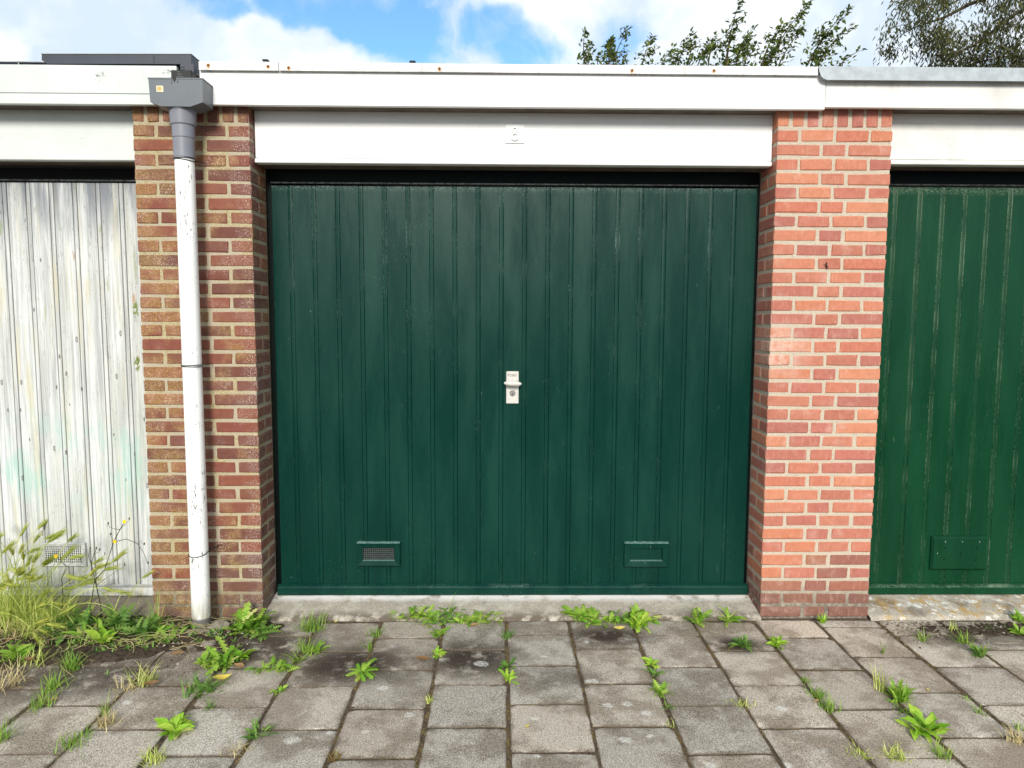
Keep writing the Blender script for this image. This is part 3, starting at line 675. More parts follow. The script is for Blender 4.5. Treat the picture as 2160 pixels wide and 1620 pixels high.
def text(body, size, loc, m, parent, name, ext=.0004):
    cu = bpy.data.curves.new('t', 'FONT'); cu.body = body; cu.size = size; cu.align_x = 'CENTER'; cu.extrude = ext
    t = bpy.data.objects.new('t', cu); COL.objects.link(t); bpy.context.view_layer.update()
    me = bpy.data.meshes.new_from_object(t.evaluated_get(bpy.context.evaluated_depsgraph_get())); bpy.data.objects.remove(t); bpy.data.curves.remove(cu)
    me.materials.clear(); me.materials.append(MT[m]); L = parent.matrix_basis.translation
    return link(name, me, parent, (loc[0]-L.x, loc[1]-L.y, loc[2]-L.z), (R(90), 0, 0))
tx = text('ROBO', .0175, (.0375, hy-.0103, 1.182), 'engrave', dm, 'lettering')

# ================================================================== LINTELS AND ROOF EDGE
def lintel(label, x0, x1, z0, lip, m):
    root = empty('lintel_board', ((x0+x1)/2, .06, z0)); tag(root, label, 'lintel board', 'painted boards over the garage doors')
    b = MB(); zl = z0+(.024 if lip else 0)
    b.box(x0, x1, .061, .10, zl, 2.47, ch=.003); kid(root, b, 'board', m)
    if lip: b = MB(); b.box(x0, x1-.002, .049, .10, z0, zl-.0035, ch=.003); kid(root, b, 'drip_strip', m)
    b = MB(); b.box(x0+.001, x1-.001, .1005, .216, z0+.004, z0+.02); kid(root, b, 'shade_underboard', 'shade_ply')  # added board, shade under the lintel painted into its dark colour
    return root
lm = lintel('bright white board over the teal door carrying a number plate', LP1+.002, RP0-.001, 2.196, True, 'white')
lintel('plain pale green-white board over the peeling white door', -4.2, LP0-.003, 2.204, False, 'whiteL')
lintel('worn off-white board over the bright green door', RP1+.003, 4.3, 2.209, True, 'whiteR')
np_ = empty('number_plate', (.043, .060, 2.3375)); tag(np_, 'square white plate with a raised figure 8 above the teal door', 'number plate')
b = MB(); b.box(-.045, .045, -.0055, .0, -.0435, .0435, ch=.0015); b.build('plate', 'white', np_)
b = MB(); b.ring((0, -.0055, -.0135), .0108, .0192, .0085); b.ring((0, -.0055, .0178), .0072, .0150, .0085); b.build('figure_eight', 'white', np_)
for s_ in (-1, 1): b = MB(); b.disc((s_*.0365, -.0055, .0), .0024, .0012, 12); b.build('screw', 'steel', np_)

def fascia(label, x0, x1, z0, z1, y, m, extra=None):
    root = empty('fascia', ((x0+x1)/2, y, z0)); tag(root, label, 'fascia', 'fascia boards along the roof edge')
    if extra:
        b = MB(); b.box(x0, x1, y, y+.025, extra+.0015, z1, ch=.002); kid(root, b, 'upper_board', m)
        b = MB(); b.box(x0, x1, y-.002, y+.025, z0, extra-.0015, ch=.002); kid(root, b, 'lower_board', m)
    else: b = MB(); b.box(x0, x1, y, y+.025, z0, z1, ch=.002); kid(root, b, 'board', m)
    for xa, xb in ((x0, LP0-.004), (LP1+.004, RP0-.004), (RP1+.004, x1)):
        xa, xb = max(xa, x0), min(xb, x1)
        if xb-xa > .1: b = MB(); b.box(xa, xb, y+.0255, .0605, z0+.006, z0+.02); kid(root, b, 'soffit_board', 'shade_ply')
    return root
fm = fascia('bright white fascia board above the teal door', -1.379, 1.457, 2.428, 2.582, -.055, 'white')
fl = fascia('pale green-white fascia above the peeling white door', -4.25, -1.481, 2.425, 2.596, -.055, 'whiteL', 2.472)
fr = fascia('worn off-white fascia above the bright green door', 1.459, 4.4, 2.439, 2.580, -.053, 'whiteR')
def trim(label, x0, x1):
    root = empty('roof_trim', ((x0+x1)/2, -.07, 2.573)); tag(root, label, 'roof trim', 'white metal strips on the roof edge')
    b = MB(); b.add([(x, y, z) for x in (x0, x1) for y, z in ((-.072, 2.574), (-.072, 2.609), (-.069, 2.6115), (.10, 2.6125), (.10, 2.607), (-.064, 2.606), (-.064, 2.574))],
          [(0,1,8,7),(1,2,9,8),(2,3,10,9),(3,4,11,10),(4,5,12,11),(5,6,13,12),(6,0,7,13),(6,5,4,3,2,1,0),(7,8,9,10,11,12,13)])
    kid(root, b, 'strip', 'grime'); return root
tr1 = trim('short white metal trim strip next to the grey rain hopper', -1.374, -1.0195)
tr2 = trim('long white metal trim strip above the white fascia', -1.0165, 1.412)
def screw(root, x, z, rusty, r=.0055):
    b = MB(); b.disc((x, -.0719, z), r, .0022, 10); kid(root, b, 'screw', 'rust' if rusty else 'steel')
    if rusty:
        b = MB(); rs = random.Random(int(x*1000)); pts = []
        for k in range(16):
            a = 2*math.pi*k/16; q = r*rs.uniform(1.1, 1.9); pts.append((x+q*math.cos(a), z+q*math.sin(a)*(1.0 if math.sin(a) > 0 else 1.5)-.001))
        b.prism(pts, -.0723, -.0715); kid(root, b, 'rust_stain', 'ruststain')
MT['ruststain'] = simple('rust bloom', C(214, 180, 136, .8), .9, .2, 0, .35, 160, .1)
for x, z, ru in ((-1.331, 2.594, 1), (-1.065, 2.591, 1)): screw(tr1, x, z, ru)
for x, z, ru in ((-.974, 2.586, 1), (-.299, 2.587, 1), (.095, 2.589, 0), (.568, 2.587, 1), (.939, 2.590, 1)): screw(tr2, x, z, ru)
root = empty('roof_trim', (2.9, -.085, 2.55)); tag(root, 'grey zinc trim with a rounded lower corner on the right roof edge', 'roof trim', 'metal strips on the roof edge')
b = MB(); pts = [(1.4085, 2.608), (1.412, 2.586), (1.420, 2.566), (1.431, 2.555), (1.448, 2.549), (4.4, 2.554), (4.4, 2.611)]
b.prism(pts, -.087, -.083); kid(root, b, 'strip', 'sealR')
b = MB(); b.box(1.411, 4.4, -.0835, .10, 2.604, 2.608); kid(root, b, 'top_flange', 'sealR')
# ================================================================== RAINWATER
dp = empty('downpipe', (-1.440, -.10, 0)); tag(dp, 'white plastic downpipe with a grey hopper head on the dark pier', 'downpipe')
hx0, hx1, zt = -1.556, -1.321, 2.507
b = MB(); out_ = [(-1.551, 2.405), (-1.507, 2.388), (-1.379, 2.387), (-1.323, 2.406), (hx1, zt), (-1.432, zt), (-1.4425, zt-.020), (-1.453, zt), (hx0, zt)]
yf, yb = -.165, -.0565; n = len(out_)
V = [(x, yf, z) for x, z in out_]+[(x, yb, z) for x, z in out_]
F = [tuple(range(n))]+[(i, i+n, (i+1) % n+n, (i+1) % n) for i in range(n) if i not in (4, 5, 6, 7)]+[tuple(range(2*n-1, n-1, -1))]
b.add(V, F); b.box(hx0+.004, hx1-.004, yf+.003, yb-.003, zt-.03, zt-.028)
hop = kid(dp, b, 'hopper', 'hopper')
b = MB(); b.box(hx0-.002, -1.455, yf-.002, yf+.001, zt-.004, zt+.001); b.box(-1.430, hx1+.002, yf-.002, yf+.001, zt-.004, zt+.001); b.box(hx1-.001, hx1+.002, yf+.001, yb, zt-.004, zt+.001); kid(dp, b, 'hopper_rim', 'hopper')
b = MB(); b.box(-1.457, -1.4535, yf-.004, yf+.001, zt-.022, zt+.003); b.box(-1.4315, -1.428, yf-.004, yf+.001, zt-.018, zt+.003); kid(dp, b, 'notch_lip', 'hopper')
b = MB(); b.box(-1.522, -1.492, yf-.0012, yf, 2.448, 2.474); kid(dp, b, 'sticker', 'sticker')
b = MB(); b.box(-1.517, -1.500, yf-.0018, yf-.0012, 2.454, 2.469); kid(dp, b, 'sticker_print', 'stickerprint')
px_, py_ = -1.440, -.100
def lat(name, prof, m, n=36): b = MB(); b.lathe((px_, py_, 0), prof, n); return kid(dp, b, name, m, True)
def lat(name, prof, m, n=36):
    o = None; b = MB(); b.lathe((px_, py_, 0), prof, n); o = kid(dp, b, name, m, True)
    bm_ = bmesh.new(); bm_.from_mesh(o.data)
    for e in bm_.edges:
        if len(e.link_faces) == 2 and e.calc_face_angle(0) > .5: e.smooth = False
    bm_.to_mesh(o.data); bm_.free(); return o
lat('collar', [(.02, 2.394), (.054, 2.394), (.0585, 2.392), (.0585, 2.381), (.0565, 2.380), (.054, 2.325), (.0515, 2.321), (.02, 2.321)], 'collar')
lat('collar', [(.02, 2.3205), (.0488, 2.3205), (.0472, 2.268), (.0445, 2.265), (.02, 2.265)], 'collar')
lat('collar', [(.02, 2.2645), (.0458, 2.2645), (.0448, 2.182), (.0432, 2.180), (.02, 2.180)], 'collar')
lat('pipe', [(.02, 2.1795), (.0418, 2.1795), (.0422, .07), (.0416, .065), (.0410, -.03), (.02, -.03)], 'pipew')
def tie(z, loops, tilt, tail=None):
    b = MB(); R_ = .0444
    for dz, tl in loops:
        pts = [(px_+R_*math.cos(a), py_+R_*math.sin(a), z+dz+tl*math.cos(a)+tilt*math.sin(a)) for a in [2*math.pi*k/28 for k in range(29)]]
        b.tube(pts, .0018, 6, False)
    b.tube([(px_+.03, py_+.032, z), (px_+.05, -.03, z+.002), (px_+.055, .004, z+.002)], .0015, 6)
    if tail: b.tube(tail, .0014, 6)
    kid(dp, b, 'wire_tie', 'wire', True)
tie(2.176, [(0, .001), (-.006, -.005)], .0); tie(1.250, [(.003, .0015), (-.003, -.001)], .0, [(px_-.04, py_-.016, 1.25), (px_-.057, py_+.01, 1.252), (px_-.06, -.03, 1.251)]); tie(.370, [(0, .003)], .012, [(px_+.043, py_+.01, .372), (px_+.065, -.06, .380), (px_+.085, -.03, .381)])
sp = empty('roof_outlet', (-1.43, -.03, 2.50)); tag(sp, 'black plastic roof outlet spout poking into the grey hopper', 'roof outlet')
b = MB(); b.box(-1.477, -1.387, -.12, .05, 2.488, 2.556, ch=.002); kid(sp, b, 'spout', 'black')
for xa, xb, z in ((-1.450, -1.438, 2.548), (-1.450, -1.430, 2.5385), (-1.450, -1.424, 2.529)): b = MB(); b.box(xa, xb, -.1205, -.1198, z-.0012, z+.0012); kid(sp, b, 'slot', 'mesh')
b = MB(); b.box(-1.468, -1.408, -.045, .09, 2.558, 2.609); [b.box(-1.468, -1.450, -.0475, -.045, 2.562+.010*k, 2.567+.010*k) for k in range(4)]; kid(sp, b, 'ribbed_neck', 'tray')
ty = empty('roof_tray', (-1.75, -.035, 2.61)); tag(ty, 'long dark grey tray with a pale top lip lying on the roof edge', 'roof tray')
b = MB(); b.prism([(-2.092, 2.622), (-2.067, 2.6065), (-1.423, 2.611), (-1.422, 2.6535), (-2.090, 2.648)], -.035, .82); kid(ty, b, 'tray_body', 'tray')
b = MB(); b.add([(-2.092, -.038, 2.648), (-1.420, -.038, 2.6535), (-1.420, .82, 2.6535), (-2.092, .82, 2.648), (-2.092, -.038, 2.6505), (-1.420, -.038, 2.656), (-1.420, .82, 2.656), (-2.092, .82, 2.6505)], [(0,3,2,1),(4,5,6,7),(0,1,5,4),(1,2,6,5),(2,3,7,6),(3,0,4,7)]); kid(ty, b, 'top_lip', 'steel')
b = MB(); b.box(-1.590, -1.587, -.0358, -.0345, 2.614, 2.650); kid(ty, b, 'seam', 'black')
b = MB(); [b.box(x, x+.06, .02+.5*j, .08+.5*j, 2.575, 2.611) for x in (-2.0, -1.52) for j in (0, 1)]; kid(ty, b, 'foot', 'black')
sol = empty('solar_panel', (-2.75, .9, 2.6)); tag(sol, 'dark solar panel whose edge just shows over the left fascia', 'solar panel')
b = MB(); b.add([(-3.6, .30, 2.71), (-2.24, .30, 2.71), (-2.24, 1.25, 2.91), (-3.6, 1.25, 2.91), (-3.6, .30, 2.725), (-2.24, .30, 2.725), (-2.24, 1.25, 2.925), (-3.6, 1.25, 2.925)], [(0,3,2,1),(4,5,6,7),(0,1,5,4),(1,2,6,5),(2,3,7,6),(3,0,4,7)]); kid(sol, b, 'panel', 'solar')
b = MB(); [b.box(-3.6+1.36*k/8-.003, -3.6+1.36*k/8+.003, .292, .31, 2.708, 2.731) for k in range(9)]; b.box(-3.6, -2.24, .294, .306, 2.7255, 2.7295); kid(sol, b, 'frame', 'steel')
b = MB(); [b.box(x, x+.05, .3+.8*j, .36+.8*j, 2.575, 2.72+.16*j) for x in (-3.5, -2.35) for j in (0, 1)]; kid(sol, b, 'support', 'black')
for x, lab in ((-1.107, 'small black roof stud above the short trim strip'), (-.432, 'small black roof stud right of the first stud, before blue sky')):
    b = MB(); b.box(-.011, .011, -.011, .011, -.045, .006); b.box(-.014, .014, -.014, .014, .006, .012, ch=.002)
    tag(b.build('roof_stud', 'black', loc=(x, .03, 2.642)), lab, 'roof stud', 'black studs on the roof edge')
# small black scrap stuck on the orange pier
b = MB(); b.tube([(0, 0, .016), (.003, -.002, .008), (-.001, -.003, 0), (.003, -.002, -.009), (.006, 0, -.017)], [.0012, .0028, .0038, .0028, .001], 6)
b.tube([(0, -.002, .004), (-.008, -.001, .006), (-.011, 0, .003)], .0011, 5); b.tube([(.002, -.002, -.004), (.010, -.001, -.003), (.012, 0, -.008)], .0011, 5); b.tube([(.001, -.002, .007), (.007, -.001, .012)], .001, 5)
tag(b.build('dried_moss_scrap', 'black', loc=(1.517, -.005, 1.727)), 'small black twisted scrap stuck on the orange pier', 'scrap')

# ================================================================== SILLS
def sill(label, x0, x1, m, seed, yfr=-.022):
    nx = int((x1-x0)/.03); ny = 10; V = []; F = []
    for j in range(ny+1):
        t = j/ny; y = yfr+(.235-yfr)*t
        for i in range(nx+1):
            x = x0+(x1-x0)*i/nx; z = .008+.044*min(1, t/.85)**.8+mnoise.noise((x*6, y*9, seed))*.004+mnoise.noise((x*30, y*30, seed))*.0016
            yy = y+(mnoise.noise((x*7, 3, seed))*.010 if j == 0 else 0)
            V.append((x, yy, z))
    for j in range(ny):
        for i in range(nx): F.append((j*(nx+1)+i, j*(nx+1)+i+1, (j+1)*(nx+1)+i+1, (j+1)*(nx+1)+i))
    k = len(V); V += [(V[i][0], V[i][1]-.004, -.04) for i in range(nx+1)]; F += [(k+i, k+i+1, i+1, i) for i in range(nx)]
    b = MB(); b.add(V, F); tag(b.build('door_sill', m, None, True), label, 'door sill', 'concrete sills under the garage doors')
sill('pale scuffed concrete sill under the teal door', LP1+.001, RP0-.001, 'sillM', 1)
sill('concrete sill with ochre lichen under the bright green door', RP1+.001, 4.3, 'sillR', 5)
sill('dirty concrete sill behind the tall weeds', -4.2, LP0-.001, 'sillL', 9)

# ================================================================== TREES BEHIND THE ROOF
def leafquad(b, p, d_, up, L, wd, rnd):
    s_ = d_.cross(up)
    if s_.length < 1e-4: s_ = Vector((1, 0, 0))
    s_.normalize(); n_ = s_.cross(d_)
    m = p+d_*L*.45
    b.add([p, m+s_*wd/2+n_*wd*.15, p+d_*L, m-s_*wd/2+n_*wd*.15], [(0, 1, 2), (0, 2, 3)])
def shoot_tree(label, trunk, shoots, seed, extra=()):
    rnd = random.Random(seed); root = empty('leafy_tree', (trunk[0], trunk[1], 0)); tag(root, label, 'tree', 'leafy trees behind the roof')
    tb = MB(); lb = MB(); bb = MB(); ox, oy = trunk
    tb.tube([(0, 0, -.05), (.03, .02, 1.2), (-.02, 0, 2.4), (.0, .05, 3.4)], [.11, .09, .075, .055], 10)
    for (bx, by, bz), (tx_, ty_, tz), dens in shoots:
        dy = rnd.uniform(-.45, .45)
        P0 = Vector((0, .05*rnd.random(), rnd.uniform(2.6, 3.4))); P1 = Vector((bx-ox, dy, bz-.15)); P2 = Vector((tx_-ox, dy+rnd.uniform(-.1, .1), tz))
        bb.tube([P0, P0.lerp(P1, .5)+Vector((0, 0, .05)), P1], [.035, .024, .013], 6)
        n = 9; ctrl = P1.lerp(P2, .5)+Vector((-.06, 0, .05)); pts = []
        for i in range(n):
            t = i/(n-1); pts.append((1-t)**2*P1+2*t*(1-t)*ctrl+t*t*P2)
        bb.tube(pts, [.011*(1-.85*i/(n-1)) for i in range(n)], 5)
        Ln = (P2-P1).length
        for i in range(int(Ln*120*dens)):
            t = rnd.random()**1.15; p = (1-t)**2*P1+2*t*(1-t)*ctrl+t*t*P2
            rr = (.17*(1-t)**1.1+.022)*rnd.random()**.5; a = rnd.uniform(0, 6.283)
            ax = (P2-P1).normalized(); s1 = ax.cross(Vector((0, 1, 0))).normalized(); s2 = s1.cross(ax)
            p = p+(s1*math.cos(a)+s2*math.sin(a))*rr
            dr_ = (Vector((rnd.gauss(.35, .6), rnd.gauss(0, .6), rnd.gauss(-.1, .55)))+ax*.3).normalized()
            leafquad(lb, p, dr_, Vector((rnd.gauss(0, .5), rnd.gauss(0, .5), 1)).normalized(), rnd.uniform(.05, .085), rnd.uniform(.028, .042), rnd)
        for i in range(int(Ln*5)):       # side twigs with their own leaves
            t = rnd.uniform(.05, .8); p = (1-t)**2*P1+2*t*(1-t)*ctrl+t*t*P2
            q = p+Vector((rnd.gauss(.10, .12), rnd.gauss(0, .12), rnd.uniform(.05, .22)))*(1.1-t)
            bb.tube([p, q], [.005, .002], 4)
            for k in range(int(22*dens)):
                s_ = rnd.random(); leafquad(lb, p.lerp(q, s_)+Vector((rnd.gauss(0, .02), rnd.gauss(0, .02), rnd.gauss(0, .02))), Vector((rnd.gauss(.3, .6), rnd.gauss(0, .6), rnd.gauss(0, .5))).normalized(), Vector((rnd.gauss(0, .4), rnd.gauss(0, .4), 1)).normalized(), rnd.uniform(.045, .07), rnd.uniform(.02, .032), rnd)
    for i in range(1500):        # fuller crown below the roof line
        p = Vector((rnd.uniform(-.5, .5), rnd.uniform(-.5, .5), rnd.uniform(2.9, 4.5))); leafquad(lb, p, Vector((rnd.gauss(.2, .6), rnd.gauss(0, .6), rnd.gauss(0, .5))).normalized(), Vector((0, 0, 1)), rnd.uniform(.05, .075), rnd.uniform(.025, .034), rnd)
    tb.build('trunk', 'bark', root, True); bb.build('branches', 'bark', root, True); lb.build('crown', 'leafB', root)
shoot_tree('slender leafy tree tips at the left of the roof-edge greenery', (1.15, 6.0), [
 ((1.026,6.000,4.696), (0.998,6.000,5.022), 1.2), ((1.154,6.000,4.697), (1.124,6.000,5.035), .8), ((1.330,6.000,4.698), (1.454,6.000,5.252), 1.5), ((1.348,6.000,4.698), (1.542,6.000,5.067), 1.0), ((1.506,6.000,4.688), (1.570,6.000,4.835), .8), ((1.263,6.000,4.698), (1.211,6.000,4.902), .7), ((1.372,6.000,4.699), (1.343,6.000,5.019), 1.2)], 4)
shoot_tree('windswept leafy tree with many shoots leaning right above the roof', (2.9, 6.0), [
 ((1.737,6.000,4.702), (1.917,6.000,5.094), 1.3), ((1.980,6.000,4.704), (2.221,6.000,5.044), 1.1), ((2.211,6.000,4.706), (2.447,6.000,5.209), 1.3), ((2.376,6.000,4.707), (2.539,6.000,5.181), .7), ((2.443,6.000,4.708), (2.705,6.000,5.113), 1.4),
 ((2.772,6.000,4.711), (2.920,6.000,5.428), .95), ((2.796,6.000,4.711), (2.887,6.000,5.109), 1.0), ((2.925,6.000,4.712), (3.036,6.000,5.029), 1.2), ((2.967,6.000,4.712), (3.304,6.000,5.351), 1.3), ((3.169,6.000,4.714), (3.405,6.000,5.102), 1.2),
 ((3.236,6.000,4.715), (3.747,6.000,5.378), 1.3), ((3.431,6.000,4.716), (3.792,6.000,5.175), 1.1), ((3.700,6.000,4.719), (4.190,6.000,5.260), 1.5), ((3.810,6.000,4.720), (4.189,6.000,5.004), 1.2), ((3.896,6.000,4.720), (4.151,6.000,4.898), 1.0), ((2.528,6.000,4.709), (2.632,6.000,4.920), 1.4), ((2.163,6.000,4.705), (2.279,6.000,4.929), 1.4), ((3.321,6.000,4.715), (3.496,6.000,4.951), 1.4), ((3.016,6.000,4.713), (3.190,6.000,4.977), 1.2), ((4.087,6.000,4.687), (4.372,6.000,4.760), .8)], 9)

def gum_tree():
    rnd = random.Random(21); ox, oy = 9.6, 9.2
    root = empty('gum_tree', (ox, oy, 0)); tag(root, 'dark drooping gum tree with narrow leaves at the top right corner', 'tree')
    tb = MB(); tb.tube([(0, 0, -.05), (.05, 0, 2.5), (-.1, .1, 5), (-.3, 0, 6.8), (-.2, 0, 8.6)], [.24, .2, .16, .12, .05], 12); tb.build('trunk', 'bark', root, True)
    cl = [((6.888,9.000,6.626), 0.42, 170),
          ((7.145,9.000,6.359), 0.4, 170),
          ((7.401,9.000,6.130), 0.36, 140),
          ((7.774,9.000,6.002), 0.42, 200),
          ((7.402,9.000,6.799), 0.22, 40),
          ((8.082,9.000,6.252), 0.5, 260),
          ((8.338,9.000,6.678), 0.5, 230),
          ((8.503,9.000,6.024), 0.5, 280),
          ((8.801,9.000,6.413), 0.6, 320),
          ((8.915,9.000,5.950), 0.5, 260),
          ((8.238,9.200,5.936), 0.45, 220),
          ((6.827,9.000,6.279), 0.2, 40),
          ((6.693,9.000,6.509), 0.2, 40),
          ((7.078,9.000,6.127), 0.2, 40),
          ((7.943,9.000,7.171), 0.5, 200),
          ((7.141,9.000,7.125), 0.45, 170),
          ((8.833,9.000,7.103), 0.6, 260),
          ((9.821,9.300,6.856), 0.7, 260),
          ((9.875,9.300,6.144), 0.7, 260),
          ((10.846,9.500,6.628), 0.7, 200),
          ((8.616,9.000,5.558), 0.6, 200),
          ((10.334,9.400,5.621), 0.7, 200)]
    bb = MB(); lb = MB(); LIMB = []
    for ln, r0 in [([(10.345,9.200,6.506), (8.823,9.100,7.148), (7.845,9.000,6.796), (7.431,9.000,6.577), (7.162,9.000,6.490), (6.901,9.000,6.395)], .045), ([(8.823,9.100,7.148), (7.950,9.000,7.056), (7.609,9.000,6.839), (7.288,9.000,6.675), (6.968,9.000,6.642)], .028), ([(10.345,9.200,6.506), (9.092,9.000,6.877), (8.553,8.900,6.600), (8.210,8.900,6.330), (7.904,8.900,6.097), (7.590,8.900,5.964), (7.271,8.900,5.915)], .04), ([(7.431,9.000,6.577), (7.385,9.000,6.400), (7.194,9.000,6.205), (7.079,9.000,6.104)], .014), ([(10.408,9.200,5.717), (9.159,9.000,5.952), (8.588,9.000,5.962), (8.026,9.000,5.864)], .03)]:
        P = [Vector(p)-Vector((ox, oy, 0)) for p in ln]; bb.tube(P, [r0*(1-.8*i/(len(P)-1)) for i in range(len(P))], 7)
        for a_, b_ in zip(P, P[1:]): LIMB += [a_.lerp(b_, t/4) for t in range(5)]
    for (cx, cy, cz), r, n in cl:
        cy2 = cy+rnd.uniform(-.6, .6); c = Vector((cx-ox, cy2-oy, cz))
        q = min(LIMB, key=lambda p: (p-c).length); bb.tube([q, q.lerp(c, .5)+Vector((0, 0, .06)), c], [.009, .006, .003], 5)
        for k in range(6):
            e = c+Vector((rnd.gauss(0, r*.5), rnd.gauss(0, r*.5), rnd.gauss(0, r*.4))); bb.tube([c, e], [.004, .002], 4)
        for k in range(int(n*1.0)):
            # leaves hang in strings from points inside the clump
            p = c+Vector(tuple(max(-1.7, min(1.7, rnd.gauss(0, 1)))*r*f_ for f_ in (.46, .6, .38)))
            for q in range(rnd.randint(2, 5)):
                d_ = Vector((rnd.gauss(-.15, .55), rnd.gauss(0, .55), -1)).normalized()
                leafquad(lb, p+Vector((rnd.gauss(0, .035), rnd.gauss(0, .035), -.035*q)), d_, Vector((rnd.gauss(0, 1), rnd.gauss(0, 1), .2)).normalized(), rnd.uniform(.07, .115), rnd.uniform(.018, .030), rnd)
    bb.build('branches', 'bark', root, True); lb.build('crown', 'leafE', root)
gum_tree()

# ================================================================== WEEDS
def leaf_mesh(kind, rnd, matn):
    n = 15 if kind in ('lobed', 'feather') else 9; V = []; F = []
    droop = rnd.uniform(.2, .5); tw = rnd.uniform(-.15, .15)
    for i in range(n+1):
        t = i/n
        if kind == 'lobed':
            base = .022+.092*math.sin(math.pi*min(1, t*.80+.03))**1.1; wv_ = base*(1.45 if i % 2 else .50)
            if i >= n-1: wv_ = .075 if i == n-1 else .002
            if i == 0: wv_ = .02
        elif kind == 'ovate': wv_ = .02 if t < .18 else .19*math.sin(math.pi*((t-.18)/.82)**.85)+.004
        elif kind == 'feather':
            wv_ = (.02+.13*math.sin(math.pi*min(1, t*.95)))*(1.5 if i % 2 else .16)
            if i == 0: wv_ = .015
        else: wv_ = .09*math.sin(math.pi*(t*.93+.05))+.003
        z = math.sin(t*1.5)*.30*droop*2-droop*t*t*.9; x = t*(1-.12*droop); off = -.05 if kind in ('lobed', 'feather') and i % 2 else 0
        wl = wv_*rnd.uniform(.82, 1.15); wr = wv_*rnd.uniform(.82, 1.15)
        V += [(x+off, wl, z+wl*.30+tw*wl), (x, 0, z), (x+off, -wr, z+wr*.30-tw*wr)]
    for i in range(n):
        a = i*3; F += [(a, a+1, a+4, a+3), (a+1, a+2, a+5, a+4)]
    b = MB(); b.add(V, F); return b.mesh('leaf', matn, True)
LM = {}
def leaves_of(kind, matn):
    if (kind, matn) not in LM:
        r_ = random.Random(hash(kind+matn) % 97 if False else len(kind)*7+len(matn)); LM[(kind, matn)] = [leaf_mesh(kind, r_, matn) for _ in range(5)]
    return LM[(kind, matn)]
def rosette(xy, kind, matn, n, L, label, name='weed', cat='weed', group='weeds in the paving joints', pitch=(8, 50), seed=0, z=-.004, spread=.012, elong=1.0):
    rnd = random.Random(seed*31+int(xy[0]*977)+n); root = empty(name, (xy[0], xy[1], z)); tag(root, label, cat, group)
    ms = leaves_of(kind, matn); n = int(n*2.7); L = L*1.08
    for i in range(n):
        a = 6.283*(i+rnd.uniform(-.35, .35))/n*2.4; s_ = L*rnd.uniform(.6, 1.1)
        yl = rnd.random() < .045; s_ *= rnd.choice((.55, .8, 1, 1, 1.15))
        o = link('leaf', rnd.choice(leaves_of(kind, 'ygrass') if yl else ms), root, (rnd.uniform(-spread, spread)*elong, rnd.uniform(-spread, spread), rnd.uniform(0, .006)), (rnd.uniform(-.6, .6), -R(rnd.uniform(pitch[0]*.5, pitch[1])), a)); o.scale = (s_, s_*rnd.uniform(.8, 1.1), s_)
    return root
def blade(b, p, az, lean, L, wd, curve, rnd, seg=5):
    d_ = Vector((math.cos(az), math.sin(az), 0)); s_ = Vector((-d_.y, d_.x, 0)); V = []; F = []
    x = z = 0; ang = lean
    for i in range(seg+1):
        t = i/seg; w_ = wd*(1-t**1.6)*.5+.0002
        q = Vector(p)+d_*x+Vector((0, 0, z)); V += [q+s_*w_, q-s_*w_]
        x += math.sin(ang)*L/seg; z += math.cos(ang)*L/seg; ang += curve/seg
    for i in range(seg): F.append((2*i, 2*i+1, 2*i+3, 2*i+2))
    b.add(V, F)
def tuft(xy, n, L, r, label, matn='grass', name='grass_tuft', cat='grass tuft', group='grass tufts in the paving joints', seed=0, elong=(1, 1), lean=(.1, .9), z=-.006, wd=.0042):
    rnd = random.Random(seed*17+int(abs(xy[0])*1313)+n); b = MB()
    for i in range(n):
        blade(b, (rnd.gauss(0, r*.5)*elong[0], rnd.gauss(0, r*.5)*elong[1], 0), rnd.uniform(0, 6.283), rnd.uniform(*lean), L*rnd.uniform(.45, 1.1), wd*rnd.uniform(.6, 1.1), rnd.uniform(.2, 1.3), rnd)
    o = b.build(name, matn, None, True, loc=(xy[0], xy[1], z)); tag(o, label, cat, group); return o
rosette((-1.209,-0.142), 'lobed', 'dand', 22, 0.125, 'big jagged-leaved dandelion right of the downpipe foot', pitch=(15, 62), spread=0.03, name='dandelion', cat='dandelion')
rosette((-1.195,-0.473), 'lobed', 'dand', 22, 0.105, 'bushy bright green dandelion in front of the downpipe', pitch=(12, 60), spread=0.03, name='dandelion', cat='dandelion')
rosette((-1.153,-0.422), 'ovate', 'lime', 7, 0.08, 'round-leaved weed behind the bushy dandelion by the downpipe', pitch=(15, 50), spread=0.02)
tuft((-0.915,-0.133), 90, 0.12, 0.05, 'thick bright grass tuft on the sill edge right of the big dandelion', 'grass', elong=(1.2, 0.6))
tuft((-0.871,-0.354), 60, 0.09, 0.04, 'bright grass tuft just in front of the thick sill tuft', 'grass')
rosette((-0.830,-0.349), 'lobed', 'dand', 9, 0.06, 'small jagged weed at the right of the front grass tuft')
tuft((-0.888,-0.424), 30, 0.1, 0.03, 'loose spreading grass leading down to the flat green weed', 'grass', lean=(0.5, 1.2))
rosette((-0.974,-0.506), 'feather', 'dand', 16, 0.07, 'flat green weed in the joint right of the bushy dandelion', spread=0.05, elong=1.6, pitch=(5, 35))
tuft((-1.194,-0.688), 70, 0.1, 0.05, 'dark wide-bladed grass clump below the bushy dandelion', 'dark_leaf', lean=(0.4, 1.3), wd=0.009)
rosette((-0.411,0.009), 'feather', 'dand', 16, 0.085, 'feathery weed at the left end of the long weed row on the sill', pitch=(10, 55), spread=0.03)
rosette((-0.300,-0.002), 'lobed', 'dark_leaf', 14, 0.075, 'dark jagged weed in the middle of the long weed row on the sill', pitch=(8, 50), spread=0.04, elong=1.5)
